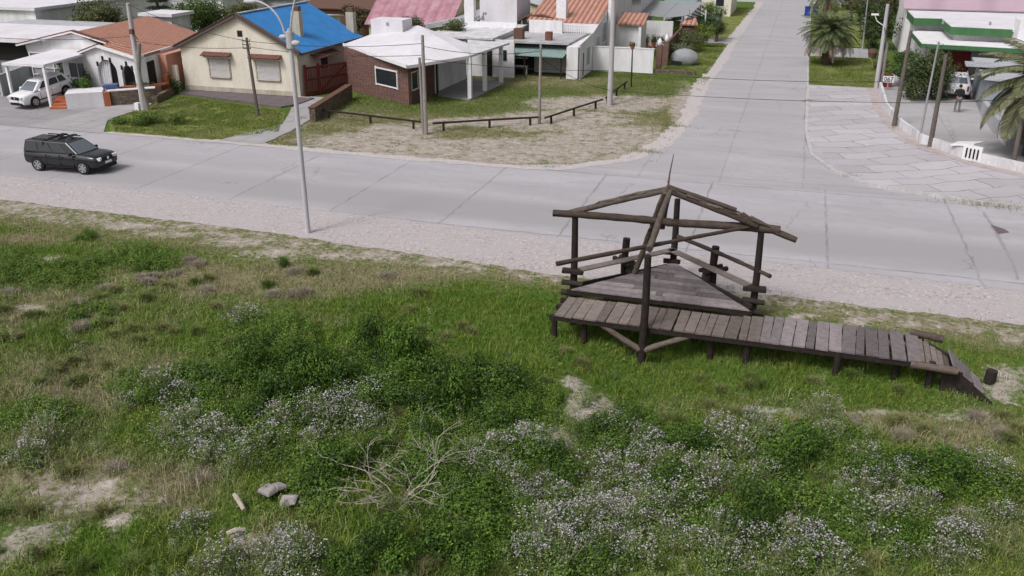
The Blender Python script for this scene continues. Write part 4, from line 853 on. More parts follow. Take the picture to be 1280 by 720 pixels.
m.beam(s0 + Vector((.1, 0, -.1)), s1, .07, .34); m.beam(s0 + Vector((.1, 1.0, -.1)), s1 + Vector((-.1, 1.0, .15)), .07, .26); m.box((5.1, 24.3, -.05), (.5, .14, .75)); m.build('step_frame', 'darkwood', BW)
m = MB()
for k in range(3):
    p = s0.lerp(s1, .2 + .27 * k); m.box((p.x + .02, p.y + .55 - .05 * k, p.z + .22), (.30, 1.05 - .1 * k, .045), rot=Matrix.Rotation(.62, 3, 'Y'))
m.build('step_boards', 'plankg', BW)
p = atT(1236, 478); tag(MB().tube([(p[0], p[1], p[2] - .1), (p[0] + .02, p[1], p[2] + .38)], .15, 10).build('wooden_stump', 'darkwood', smooth=True), 'short round stump standing in the sand beyond the broken steps', 'stump')

# ------------------------------------------------------------------ poles
def topY(px, py, Y): return atY(px, py, Y)
def pole(name, base, top_px, r, mat, label, cat='utility pole', group=None, extra=None):
    bx_, by_, _ = at(*base); t = topY(top_px[0], top_px[1], by_); P_ = thing(name, (bx_, by_, 0), label, cat, group)
    MB().tube([(bx_, by_, -.1), ((bx_ + t[0]) / 2, by_, t[2] / 2), t], [r * 1.15, r, r * .8], 9).build('shaft', mat, P_, smooth=True)
    return P_, Vector((bx_, by_, 0)), Vector(t)
UG = 'utility poles along the streets'
def insul(P_, t, n=3, s=.3):
    for k in range(n): 
        z = t.z - .1 - .22 * k; MB().beam((t.x - s, t.y - .1, z), (t.x + s, t.y - .1, z), .05, .05).build('crossarm', 'rust', P_)
        m = MB(); [m.tube([(t.x + s * q, t.y - .1, z + .02), (t.x + s * q, t.y - .1, z + .14)], .04, 6) for q in (-.9, .9)]; m.build('insulators', 'gray', P_)
P1, b1, t1 = pole('utility_pole', (180, 138), (160, 4), .17, 'concpole', 'tall concrete utility pole in front of the orange tiled house', group=UG); insul(P1, t1, 1, .8)
MB().tube([(b1.x + .32, b1.y, 0), (b1.x + .02, b1.y, 2.3), (t1.x + .35, t1.y, 4.3)], [.17, .15, .13], 8).build('brace_pole', 'polew', P1, smooth=True); MB().box((b1.x - .35, b1.y - .1, .25), (.3, .3, .5)).build('meter_box', 'whitep', P1)
m = MB(); m.box((t1.x + .1, t1.y - .2, t1.z - 1.7), (.25, .2, .3)); m.tube([(t1.x + .1, t1.y - .2, t1.z - 1.6), (t1.x + .4, t1.y - .1, t1.z - 2.2)], .03, 5); m.build('bracket', 'rust', P1)
P2, b2_, t2 = pole('utility_pole', (322.5, 145), (308, 47), .10, 'polebrown', 'short leaning wooden pole before the cream house windows', group=UG); insul(P2, t2 + Vector((0, 0, -.1)), 3, .28)
P3, b3, t3 = pole('utility_pole', (532.5, 168), (528, 44), .11, 'polew', 'pale wooden pole before the brick house corner', group=UG)
MB().tube([(b3.x - .13, b3.y - .05, -.1), (b3.x - .2, b3.y - .05, 4.4)], [.09, .08], 7).build('splint_pole', 'polew', P3)
P4, b4, t4 = pole('utility_pole', (674, 155), (676, 55), .09, 'polew', 'slim grey pole before the green lean-to canopy', group=UG)
P5, b5, t5 = pole('utility_pole', (762, 131), (768, -22), .17, 'concpole', 'tallest concrete pole on the corner lot by the yard wall', group=UG)
PH, bh, th_ = pole('basket_post', (789, 109), (790.5, 62), .055, 'darkwood', 'thin black post topped by a hanging plant basket', 'post')
MB().tube([(th_.x, th_.y, th_.z), (th_.x, th_.y, th_.z + .3)], [.1, .2], 8).build('plant_basket', 'orange', PH); BASKET = (PH, th_)
P6, b6, t6 = pole('utility_pole', (1095, 112), (1110, 5), .15, 'concpole', 'pale concrete pole beside the red gatepost', group=UG)
MB().tube([(b6.x + .32, b6.y + .2, 0), (b6.x + .3, b6.y + .2, 3.4)], [.15, .1], 7).build('splint_pole', 'polew', P6)
m = MB(); a_ = Vector(atY(1107, 34, 70.8)); b_ = Vector(atY(1093, 18, 70.8)); m.tube([a_, a_.lerp(b_, .6) + Vector((-.1, 0, -.12)), b_], .035, 6); m.build('lamp_arm', 'whitep', P6); MB().box(b_ + Vector((.05, 0, 0)), (.5, .2, .12)).build('lamp_head', 'whitep', P6)
P7, b7, t7 = pole('utility_pole', (1117, 160), (1139, 38), .12, 'polebrown', 'brown wooden pole against the low white wall left of the big bush', group=UG)
P8, b8, t8 = pole('steel_post', (1148, 180), (1173.5, 52), .06, 'metal', 'thin galvanised post between the two brown poles', 'post')
P9, b9, t9 = pole('utility_pole', (1162, 186), (1183, 68), .12, 'polebrown', 'brown wooden pole right of the galvanised post', group=UG)
Pa, ba, ta = pole('utility_pole', (1265, 213), (1289, 90), .11, 'polebrown', 'wooden pole in front of the big palm at right edge', group=UG)
Pb, bb_, tb = pole('steel_post', (1078, 62), (1086, -14), .07, 'metal', 'slim pale post beyond the verge lawn at right', 'post')
Pc, bc_, tc = pole('utility_pole', (1060, 26), (1065, -28), .15, 'concpole', 'far pale concrete pole beyond the nearest street palm', group=UG)
Pd, bd_, td = pole('utility_pole', (1064, 27), (1069, -26), .12, 'darkwood', 'far black pole beside the far pale concrete pole', group=UG)
Pe, be_, te = pole('clothesline_post', (803, 60), (808, 19), .09, 'polew', 'grey wooden post with raised arms inside the white yard', 'post')
m = MB(); m.beam(te + Vector((0, 0, -.3)), te + Vector((-.7, 0, .25)), .05, .05); m.beam(te + Vector((0, 0, -.3)), te + Vector((.45, 0, .3)), .05, .05); m.beam(te + Vector((-.7, 0, .1)), te + Vector((.5, 0, .15)), .05, .05); m.build('arms', 'polew', Pe)
for (bx1, by1, tx1, lab) in ((876, 12, 877, 'leftmost thin bare trunk near the street end'), (887, 14, 889, 'middle thin bare trunk near the street end'), (894, 14, 896, 'rightmost thin bare trunk near the street end')):
    pole('bare_trunk', (bx1, by1 + 4), (tx1, -30), .12, 'polebrown', lab, 'trunk', 'bare trunks near the street end')
# double arm street lamp
L_ = thing('street_lamp', (-18.11, 30.18, 0), 'pale double armed street lamp at the edge of the gravel', 'street lamp')
lx, ly = -18.11, 30.18; tp = Vector(atY(366, 52, ly)); tp.x = lx + .0; 
tp = Vector(atY(361.5, 36, ly))
MB().tube([(lx, ly, -.1), (lx * .5 + tp.x * .5, ly, tp.z * .5), tp], [.105, .09, .08], 12).build('mast', 'lamp', L_, smooth=True)
def arc(p0, p1, p2, n=8): return [Vector(p0) * (1 - t) ** 2 + Vector(p1) * 2 * t * (1 - t) + Vector(p2) * t * t for t in [i / n for i in range(n + 1)]]
la = [Vector(atY(356, 42, ly)), Vector(atY(348, 8, ly)), Vector(atY(320, 1, ly))]; ra = [Vector(atY(363, 42, ly)), Vector(atY(363, 20, ly)), Vector(atY(372, -14, ly))]
for ar_ in (la, ra): 
    MB().tube(arc(*ar_), .038, 8).build('arm', 'lamp', L_, smooth=True)
for c_, s_ in ((la[2], -1), (ra[2], 1)): MB().ico(c_ + Vector((s_ * .25, 0, -.03)), .3, 2, sc=(1, .45, .3)).build('lamp_head', 'lamp', L_, smooth=True)
m = MB(); c1 = Vector(atY(354, 46, ly)); c2 = Vector(atY(369, 54, ly)); m.ico(c1, .13, 2, sc=(1.4, .8, .7)); m.ico(c2, .17, 2, sc=(1.3, .8, .7)); m.tube([tp + Vector((0, 0, -.7)), tp + Vector((0, 0, -.1))], .16, 10); m.build('floodlights', 'lamp', L_, smooth=True)

# cables
def cable(a, b, sag, label, r=.016, n=18):
    a, b = Vector(a), Vector(b); o = MB().tube([a.lerp(b, i / n) - Vector((0, 0, 4 * sag * (i / n) * (1 - i / n))) for i in range(n + 1)], r, 5).build('overhead_cable', 'cable')
    return tag(o, label, 'cable', 'overhead cables')
cable(t1 + Vector((0, 0, -.1)), t2 + Vector((0, 0, -.2)), .25, 'cable from concrete pole to the pole before the cream house')
cable(t1 + Vector((0, 0, -2.3)), t2 + Vector((0, 0, -.6)), .2, 'lower cable across the orange tiled roof')
cable(Vector((-56, 49.5, 4.2)), t1 + Vector((0, 0, -2.0)), .3, 'cable leaving the left edge toward the concrete pole')
cable(t2 + Vector((0, 0, -.2)), t3 + Vector((0, 0, -.45)), .25, 'upper cable crossing the blue roof')
cable(t2 + Vector((0, 0, -.55)), t3 + Vector((0, 0, -1.1)), .25, 'lower cable crossing the cream gable')
cable(t3 + Vector((0, 0, -.6)), t4 + Vector((0, 0, -.4)), .3, 'cable between pale pole and slim grey pole')
cable(t3 + Vector((0, 0, -1.3)), atY(762, 88, b5.y), .2, 'cable across the columned porch')
cable(atY(762, 88, b5.y), atY(1115, 102, b7.y), .25, 'upper cable spanning the side street')
cable(t4 + Vector((0, 0, -.8)), atY(764, 113, b5.y), .3, 'slanting cable over the corner lot')
cable(atY(764, 113, b5.y), atY(1105, 128, b7.y), .15, 'lower cable spanning the side street')
cable(atY(1105, 128, b7.y), atY(1275, 123, ba.y), .1, 'cable running over the low white wall')
cable(t6 + Vector((0, 0, -1.6)), t7 + Vector((0, 0, -1.0)), .9, 'sagging white service cable by the big bush', .03)
# low rails round the corner lot
def rail(pts, posts, label):
    A = Vector((*at(*pts[0])[:2], .47)); Bq = Vector((*at(*pts[1])[:2], .47)); Rl = thing('low_rail', ((A.x + Bq.x) / 2, (A.y + Bq.y) / 2, 0), label, 'rail', 'low wooden rails round the corner lot')
    MB().tube([A, A.lerp(Bq, .5) + Vector((0, 0, .01)), Bq], .062, 8).build('crossbar', 'darkwood', Rl, smooth=True)
    for f_ in posts: p = A.lerp(Bq, f_); MB().tube([(p.x, p.y, -.05), (p.x, p.y, .44)], .075, 8).build('post', 'darkwood', Rl, smooth=True)
rail(((404, 147), (526, 162)), (.06, .50, .93), 'low dark rail nearest the fieldstone wall')
rail(((541, 164), (673, 156)), (.1, .53, .92), 'low dark rail between the pale pole and slim grey pole')
rail(((681, 157), (753, 133)), (.1, .48, .87), 'low dark rail right of the slim grey pole')
rail(((757, 131), (783, 110)), (.08, .5, .9), 'short steep low rail behind the tallest pole')
# blue bins
def bin_(x_, y_, label):
    b = thing('wheelie_bin', (x_, y_, 0), label, 'bin', 'blue bins on the kerb'); MB().box((x_, y_, .62), (.62, .7, .95), taper=1.12).build('body', 'bluep', b, bevel=.03)
    MB().box((x_, y_ - .02, 1.14), (.75, .82, .1)).build('lid', 'bluep', b, bevel=.03)
    for s_ in (-1, 1): MB().tube([(x_ + .3 * s_, y_ + .3, .14), (x_ + .36 * s_, y_ + .3, .14)], .14, 10).build('wheel', 'black', b)
bin_(.62, 121.5, 'left blue wheelie bin at the kerb'); bin_(1.55, 122.5, 'right blue wheelie bin at the kerb')
# covered object behind gate pillars
Cv = thing('covered_boat', (-9.1, 78.2, 0), 'rounded grey covered mound beside the gate pillars', 'covered item')
MB().ico((-9.1, 78.2, .55), .95, 3, sc=(1.25, .9, .85), jit=.05).build('cover', 'cloth', Cv, smooth=True); MB().box((-9.6, 77.7, .2), (.8, .6, .4)).build('base', 'dark', Cv)
Cv = thing('tiled_shelter', (-10.4, 92, 0), 'small terracotta tiled entrance shelter between bushes', 'shelter')
MB().slab([(-11.3, 91, 1.9), (-9.5, 91, 1.9), (-10.0, 93, 2.35), (-10.8, 93, 2.35)], .12).build('roof', 'tile2', Cv); MB().b2(-11.1, -9.7, 91.3, 93, 0, 1.78).build('wall', 'brick2', Cv)
Vn = thing('parked_van', (-9.2, 101.5, 0), 'blue grey van partly hidden behind bushes at the lawn end', 'van')
MB().b2(-10.2, -8.3, 99.5, 104, .35, 1.75).build('body', 'bluegrey', Vn, bevel=.15); MB().b2(-9.9, -8.6, 99.46, 99.49, 1.05, 1.6).build('rear_window', 'glass', Vn)
for x_, y_ in ((-9.9, 100.2), (-8.6, 100.2)): MB().tube([(x_ - .12, y_, .35), (x_ + .12, y_, .35)], .35, 12).build('wheel', 'black', Vn)
# verandah clutter: blue cloth and table in front of the arch
tb_ = thing('garden_table', (-43.9, 50.3, .57), 'small table under a blue cloth on the porch edge', 'table')
MB().slab([(-44.6, 49.8, 1.2), (-43.9, 50.4, 1.2), (-44.2, 50.9, 1.2), (-44.9, 50.3, 1.2)], .25).build('cloth', 'bluecloth', tb_); MB().box((-44.4, 50.35, .8), (.4, .4, .45)).build('stand', 'metal', tb_)

# ------------------------------------------------------------------ cars
def hull(st, sec):
    """loft of stations: st = [(x, half width, z bottom, z top)], sec = profile [(y frac, z frac)] right side bottom->top centre"""
    m = MB(); full = [(-a, b) for a, b in reversed(sec[:-1])]; prof = [(a, b) for a, b in sec] + full[0:]
    n = len(prof)
    for (x_, hw, zb, zt) in st:
        for (a, b) in prof: m.v.append(Vector((x_, a * hw, zb + (zt - zb) * b)))
    for i in range(len(st) - 1):
        for k in range(n): m.f.append([i * n + k, i * n + (k + 1) % n, (i + 1) * n + (k + 1) % n, (i + 1) * n + k])
    m.f.append(list(range(n))); m.f.append([(len(st) - 1) * n + k for k in range(n)])
    return m
def car(name, label, cat, loc, rz, body_st, gh, paint, roofmat, L, W_, wheels, wr, pitch=0, truck=False):
    C_ = thing(name, loc, label, cat, rot=(0, pitch, rz)); kw = dict(parent=C_, local=True)
    sec = [(0, 0), (.86, 0), (.96, .08), (1.0, .35), (1.0, .62), (.965, .86), (.88, .97), (.5, 1.0), (0, 1.0)]
    # profile goes right side up then mirrored
    hull(body_st, sec).build('body', paint, C_, smooth=True, local=True)
    (xb0, xb1, hwb, zb), (xt0, xt1, hwt, zt) = gh
    bot = [Vector((xb0, -hwb, zb)), Vector((xb1, -hwb * .97, zb)), Vector((xb1, hwb * .97, zb)), Vector((xb0, hwb, zb))]; top = [Vector((xt0, -hwt, zt - .02)), Vector((xt1, -hwt * .95, zt - .05)), Vector((xt1, hwt * .95, zt - .05)), Vector((xt0, hwt, zt - .02))]
    m = MB(); n0 = 0
    mid = [b.lerp(t, .5) for b, t in zip(bot, top)]
    m.v += bot + top; m.f += [[0, 1, 5, 4], [1, 2, 6, 5], [2, 3, 7, 6], [3, 0, 4, 7], [4, 5, 6, 7], [3, 2, 1, 0]]
    cb = m.build('cabin', roofmat, C_, local=True, bevel=.07)
    def pan(nm, i, u0, u1, v0, v1, mat='wind', off=.012, par=C_):
        j = (i + 1) % 4; P = lambda u, v: bot[i].lerp(bot[j], u).lerp(top[i].lerp(top[j], u), v)
        q_ = [P(u0, v0), P(u1, v0), P(u1 - (u1 - u0) * .02, v1), P(u0 + (u1 - u0) * .02, v1)]; nn = (q_[1] - q_[0]).cross(q_[3] - q_[0]).normalized()
        mm = MB(); mm.v += [p + nn * off for p in q_] + [p - nn * .01 for p in q_]; mm.f += [[0, 1, 2, 3], [7, 6, 5, 4], [0, 4, 5, 1], [1, 5, 6, 2], [2, 6, 7, 3], [3, 7, 4, 0]]; return mm.build(nm, mat, par, local=True)
    pan('windscreen', 1, .07, .93, .08, .90); pan('rear_window', 3, .12, .88, .2, .85)
    spl = ((.03, .27), (.31, .53), (.56, .80)) if truck else ((.10, .30), (.33, .60), (.63, .86))
    for i in (0, 2):
        for a, b in spl:
            if i == 2: a, b = 1 - b, 1 - a
            pan('side_window', i, a, b, .14, .86, 'glass')
    for wx in wheels:
        for s in (-1, 1):
            y_ = s * (W_ / 2 - .10)
            MB().tube([(wx, s * (W_ / 2 - .05), wr + .05), (wx, s * (W_ / 2 + .006), wr + .05)], wr + .045, 22).build('wheel_arch', 'black', C_, local=True)
            t = MB().tube([(wx, y_ - .12 * s, wr), (wx, y_ + .05 * s, wr), (wx, y_ + .09 * s, wr), (wx, y_ + .115 * s, wr)], [wr, wr, wr * .97, wr * .85], 22).build('wheel', 'black', C_, smooth=True, local=True)
            r_ = MB(); r_.tube([(wx, y_ + .10 * s, wr), (wx, y_ + .122 * s, wr)], wr * .2, 12)
            for k in range(6): an = k * math.pi / 3 + .3; r_.beam((wx, y_ + .117 * s, wr), (wx + math.cos(an) * wr * .66, y_ + .117 * s, wr + math.sin(an) * wr * .66), .09, .02, (0, 1, 0))
            for k in range(20): a0, a1 = k * math.pi / 10, (k + 1) * math.pi / 10; r_.beam((wx + math.cos(a0) * wr * .66, y_ + .117 * s, wr + math.sin(a0) * wr * .66), (wx + math.cos(a1) * wr * .66, y_ + .117 * s, wr + math.sin(a1) * wr * .66), .02, .05, (0, 1, 0))
            r_.build('rim', 'metal', t, local=True)
    xf = body_st[-1][0]; hf = body_st[-1][1]
    zt_f = body_st[-2][3]
    MB().b2(xf - .10, xf + .03, -hf * .52, hf * .52, zt_f - .26, zt_f - .06).build('grille', 'black', C_, local=True)
    MB().b2(xf - .1, xf + .05, -hf * .8, hf * .8, .28, .45).build('bumper', 'black', C_, local=True)
    MB().tube([(xf + .03, 0, zt_f - .15), (xf + .055, 0, zt_f - .15)], .085, 14).build('emblem', 'chrome', C_, local=True)
    MB().b2(xf + .01, xf + .065, -.25, .25, zt_f - .42, zt_f - .30).build('number_plate', 'whitep', C_, local=True)
    for s in (-1, 1):
        MB().box((xf - .10, s * hf * .80, zt_f - .12), (.34, .3, .17), rz=-s * .35).build('headlight', 'lens', C_, local=True, bevel=.03)
        MB().box((xb1 - .42, s * (W_ / 2 + .10), zb + .06), (.14, .2, .15)).build('side_mirror', paint if not truck else 'black', C_, local=True, bevel=.03)
        MB().box((body_st[0][0] + .02, s * hf * .88, zb - .2), (.1, .12, .35)).build('tail_light', 'red', C_, local=True)
        MB().b2(xt0 + .45, xt1 - .1, s * hwt * .86 - .02, s * hwt * .86 + .02, zt + .01, zt + .06).build('roof_rail', 'black' if truck else 'metal', C_, local=True)
        yy = s * (W_ / 2 + .001); m = MB()
        for dx in ((.95, .05, -.85) if truck else (.75, -.2, -1.0)): m.b2(dx - .008, dx + .008, *sorted((yy - .02 * s, yy + .006 * s)), .38, zb - .03)
        m.b2(-.9, .95, *sorted((yy - .03 * s, yy + .03 * s)), .33, .39); m.build('door_seams', 'black', C_, local=True)
        m = MB(); [m.b2(dx, dx + .18, *sorted((yy - .02 * s, yy + .03 * s)), zb - .16, zb - .125) for dx in ((.12, -.78) if truck else (-.12, -.9))]; m.build('door_handle', paint, C_, local=True)
    return C_
K1 = car('pickup_truck', 'charcoal pickup truck with covered bed driving along the main road', 'pickup truck', (-34.35, 35.35, .012), .035,
    [(-2.42, .80, .55, 1.0), (-2.36, .90, .46, 1.06), (-2.2, .94, .40, 1.09), (-1.0, .95, .34, 1.09), (.9, .95, .34, 1.09), (1.15, .95, .34, 1.09), (1.8, .94, .36, 1.06), (2.15, .92, .38, 1.02), (2.34, .88, .42, .97), (2.42, .80, .46, .86)],
    ((-2.38, 1.32, .90, 1.06), (-2.28, .45, .72, 1.74)), 'truck', 'trucktop', 4.85, 1.9, (-1.5, 1.48), .37, truck=True)
m = MB()
for x_ in (-.05, .45 - .35): pass
m.tube([(-.75, -.62, 1.83), (-.75, .62, 1.83)], .025, 6); m.tube([(-.1, -.62, 1.83), (-.1, .62, 1.83)], .025, 6); m.box((-.72, .45, 1.82), (.35, .45, .06)); m.box((-.05, .45, 1.82), (.3, .5, .05)); m.build('roof_rack', 'black', K1, local=True)
m = MB(); m.b2(-1.06, -1.0, -.79, -.80 + .02, 1.08, 1.7); m.box((-1.0, 0, 1.735), (.05, 1.4, .03)); m.build('canopy_seam', 'black', K1, local=True)
suv_st = [(-2.1, .70, .50, .92), (-2.03, .82, .42, 1.0), (-1.8, .88, .34, 1.06), (-.9, .89, .28, 1.02), (.6, .89, .28, .98), (1.0, .88, .28, .95), (1.5, .87, .30, .98), (1.85, .86, .32, .96), (2.05, .83, .34, .92), (2.13, .76, .36, .82)]
sgh = ((-2.0, 1.2, .85, .98), (-1.62, .38, .66, 1.58))
K1.scale = (.89, .89, .89)
K2 = car('small_suv', 'white compact suv parked nose down under the carport', 'car', (-48.25, 48.3, .30), R(-99), suv_st, sgh, 'carwhite', 'carwhite', 4.25, 1.78, (-1.3, 1.3), .33, pitch=R(8))
K2.scale = (.94, .94, .94)
K3 = car('small_hatchback', 'white car mostly hidden behind the standing man', 'car', (10.9, 69.6, .14), R(84), suv_st, sgh, 'carwhite', 'carwhite', 4.25, 1.78, (-1.3, 1.3), .33)
flat_sheet('driveway_ramp', [(-51.2, 48.6), (-46.4, 47.2), (-47.4, 53.2), (-51.6, 53.2)], .03, 'drive')

# ------------------------------------------------------------------ person
Pn = thing('person', (10.2, 63.1, .14), 'person in black top and grey trousers seen from behind on the right driveway', 'person')
V_ = [(0, 0, .92), (0, .02, 1.15), (0, .06, 1.36), (0, .10, 1.48), (0, .14, 1.60), (0, .13, 1.68), (-.10, 0, .86), (-.12, .03, .47), (-.13, -.02, .09), (-.14, .12, .03), (.10, 0, .86), (.12, .05, .47), (.13, 0, .09), (.15, .14, .03),
      (-.20, .07, 1.38), (-.27, .02, 1.12), (-.24, .16, .92), (-.22, .22, .84), (.20, .07, 1.38), (.29, .04, 1.14), (.26, .2, .95), (.24, .27, .88)]
Ed = [(0, 1), (1, 2), (2, 3), (3, 4), (4, 5), (0, 6), (6, 7), (7, 8), (8, 9), (0, 10), (10, 11), (11, 12), (12, 13), (2, 14), (14, 15), (15, 16), (16, 17), (2, 18), (18, 19), (19, 20), (20, 21)]
Rd = [.14, .14, .15, .06, .09, .085, .085, .06, .045, .04, .085, .06, .045, .04, .06, .045, .035, .035, .06, .045, .035, .035]
V_ = [(-x_, y_, z_) for x_, y_, z_ in V_]
if True:
    def skinobj(name, V_, Ed, Rd, mat):
        me = bpy.data.meshes.new(name); me.from_pydata(V_, Ed, []); o = bpy.data.objects.new(name, me); COL.objects.link(o); o.parent = Pn
        s = o.modifiers.new('skin', 'SKIN')
        if not me.skin_vertices:
            bm = bmesh.new(); bm.from_mesh(me); bm.verts.layers.skin.verify(); bm.to_mesh(me); bm.free()
        for i, r in enumerate(Rd): me.skin_vertices[0].data[i].radius = (r, r * .85)
        me.skin_vertices[0].data[0].use_root = True; sb = o.modifiers.new('sub', 'SUBSURF'); sb.levels = sb.render_levels = 2
        dg = bpy.context.evaluated_depsgraph_get(); m2 = bpy.data.meshes.new_from_object(o.evaluated_get(dg)); m2.materials.clear(); m2.materials.append(M[mat]); m2.polygons.foreach_set('use_smooth', [True] * len(m2.polygons)); o.modifiers.clear(); o.data = m2; return o
    skinobj('body', V_, Ed, Rd, 'skin')
    j = [0, 1, 2, 3, 14, 15, 16, 18, 19, 20]; mp = {a: i for i, a in enumerate(j)}
    skinobj('jacket', [V_[a] for a in j], [(mp[a], mp[b]) for a, b in Ed if a in mp and b in mp], [.165, .18, .20, .085, .095, .072, .05, .095, .072, .05], 'jacket')
    j = [0, 6, 7, 8, 10, 11, 12]; mp = {a: i for i, a in enumerate(j)}
    skinobj('trousers', [V_[a] for a in j], [(mp[a], mp[b]) for a, b in Ed if a in mp and b in mp], [.15, .11, .085, .065, .11, .085, .065], 'trousers')
    MB().ico((0, .115, 1.665), .108, 2, sc=(1, 1, 1.0)).build('hair', 'hair', Pn, smooth=True, local=True)

flat_sheet('road_patch', [at(*q)[:2] for q in ((1238, 281), (1256, 287), (1262, 291), (1247, 293))], .020, 'slabdark')
flat_sheet('tar_seam', [at(*q)[:2] for q in ((1228, 266), (1231, 266), (1247, 290), (1268, 330), (1274, 350), (1270, 350), (1262, 326), (1243, 291))], .018, 'drive', dens=.3, jitter=.03)
# ------------------------------------------------------------------ vegetation
_g = RNG.random((128, 128))
def vnoise(x, y, s):
    x = np.asarray(x) * s + 50.3; y = np.asarray(y) * s + 17.7; i = np.floor(x).astype(int); j = np.floor(y).astype(int); u = S(x - i); v = S(y - j)
    a, b, c, d = _g[i % 128, j % 128], _g[(i + 1) % 128, j % 128], _g[i % 128, (j + 1) % 128], _g[(i + 1) % 128, (j + 1) % 128]
    return (a * (1 - u) + b * u) * (1 - v) + (c * (1 - u) + d * u) * v
def fbm(x, y, s): return .5 * vnoise(x, y, s) + .3 * vnoise(x, y, s * 2.3) + .2 * vnoise(x, y, s * 5.1)
def lerpc(a, b, t): return np.asarray(a)[None] * (1 - t[:, None]) + np.asarray(b)[None] * t[:, None]
def in_view(x, y, px0=-220, px1=1520, py1=900):
    # generous wedge of land in front of the houses, wider than the photograph
    X = x * cY + y * sY; Yv = -x * sY + y * cY; d = Yv * cP + CAM_H * sP; v = (Yv * sP - CAM_H * cP) / d; u = X / d
    px = 640 + u * FPX; py = 360 - v * FPX
    return (px > px0) & (px < px1) & (py < py1) & (d > 0)
def scatter(n, x0, x1, y0, y1, keep):
    x = RNG.uniform(x0, x1, n); y = RNG.uniform(y0, y1, n); k = in_view(x, y); x, y = x[k], y[k]; p = keep(x, y); k = RNG.random(len(x)) < p; return x[k], y[k]
def blades(name, x, y, z, h, wd, lean, col, parent=None, bend=.5):
    n = len(x); th = RNG.uniform(0, 2 * np.pi, n); la = RNG.uniform(0, 2 * np.pi, n)
    dx, dy = np.cos(th) * wd / 2, np.sin(th) * wd / 2; lx_, ly_ = np.cos(la) * h * lean, np.sin(la) * h * lean
    v = np.zeros((n, 5, 3)); 
    v[:, 0] = np.stack([x - dx, y - dy, z], 1); v[:, 1] = np.stack([x + dx, y + dy, z], 1)
    v[:, 2] = np.stack([x + dx * .8 + lx_ * .3, y + dy * .8 + ly_ * .3, z + h * .6], 1); v[:, 3] = np.stack([x - dx * .8 + lx_ * .3, y - dy * .8 + ly_ * .3, z + h * .6], 1)
    v[:, 4] = np.stack([x + lx_, y + ly_, z + h * (1 - .25 * lean)], 1)
    b = np.arange(n)[:, None] * 5; f = np.concatenate([b + np.array([[0, 1, 2, 3]]), b + np.array([[3, 2, 4]])], 1).ravel(); per = np.tile([4, 3], n)
    return mesh_np(name, v.reshape(-1, 3), f, per, np.repeat(col, 5, 0), 'grass', parent)
def leafquads(P, N, size, col, aspect=.6):
    """rectangular leaves: centre P, normal N"""
    n = len(P); a = RNG.normal(size=(n, 3)); t = np.cross(N, a); t /= np.linalg.norm(t, axis=1, keepdims=True) + 1e-9; b = np.cross(N, t)
    s = size[:, None]; v = np.stack([P - t * s * .5, P + b * s * aspect * .5 - t * s * .05, P + t * s * .5, P - b * s * aspect * .5 - t * s * .05], 1)
    return v.reshape(-1, 3), np.arange(n * 4), np.repeat(col, 4, 0)
GREEN, OLIVE, STRAW, DARKG = (.090, .190, .017), (.20, .24, .042), (.34, .30, .19), (.035, .075, .016)
# short turf and long grass as one mass of blades
def keep1(x, y):
    s, d, l = masks(x, y); n = fbm(x, y, 1.4); nn = (n - .5) * 1.5
    return np.clip((1.0 - 1.7 * np.clip(s + nn * .8 - .1, 0, 1)) * (1 - .35 * d), .03, 1) * np.where(y > 28.8, .25, 1)
x, y = scatter(800000, -48, 21, 5.5, 29.6, keep1)
s, d, l = masks(x, y); z = terr(x, y); n1 = fbm(x, y, .5); n2 = fbm(x + 9, y, 2.2); front = S((24 - y) / 7)
leafy = emask(x, y, LEAFY, .5)
n3_ = fbm(x - 4, y + 8, 3.2); h = (.02 + .12 * n2 + .26 * np.clip(n3_ - .35, 0, 1) + .10 * front * n1 * 1.3 + .04 * l) * RNG.uniform(.6, 1.35, len(x)) * (1 - .35 * S((y - 26) / 2)); h = np.where(RNG.random(len(x)) < .03, h * 2.0, h)
tdry = np.clip(d * .9 + (n1 - .5) * 1.6 + RNG.normal(0, .22, len(x)) - l * .45 + .12, 0, 1)
col = lerpc(GREEN, OLIVE, np.clip(n2 * 1.5 - .35 + (1 - l) * .25, 0, 1)); col = col * (1 - tdry[:, None]) + np.array(STRAW)[None] * tdry[:, None]
col = col * (RNG.uniform(.65, 1.3, len(x)) * (.72 + .55 * n3_))[:, None]
gr = blades('grass', x, y, z - .01, h, np.full(len(x), .016) * RNG.uniform(.7, 1.4, len(x)), RNG.uniform(.2, 1.0, len(x)), col)
tag(gr, 'short rough grass covering the ground before the gravel', 'grass', kind='stuff')
# taller tussocks
tx, ty = scatter(1500, -48, 21, 5.5, 26.5, lambda x, y: (1 - masks(x, y)[0]) * (S((27 - y) / 8) * .8 + .05) * (fbm(x, y, .6) > .47))
k = RNG.integers(0, len(tx), 95000); rr = np.abs(RNG.normal(0, .13, len(k))); an = RNG.uniform(0, 6.28, len(k)); x = tx[k] + rr * np.cos(an); y = ty[k] + rr * np.sin(an)
tone = RNG.random(len(tx))[k]; col = lerpc((.10, .16, .03), (.24, .24, .10), np.clip(tone * 1.1 + RNG.normal(0, .15, len(k)), 0, 1)); hh = RNG.uniform(.15, .42, len(k)) * (1 - rr * 1.2).clip(.3, 1)
tg = blades('long_grass', x, y, terr(x, y) - .01, hh, np.full(len(k), .013), RNG.uniform(.3, 1.1, len(k)), col)
tag(tg, 'taller tufted grass scattered among the foreground weeds', 'grass', kind='stuff')
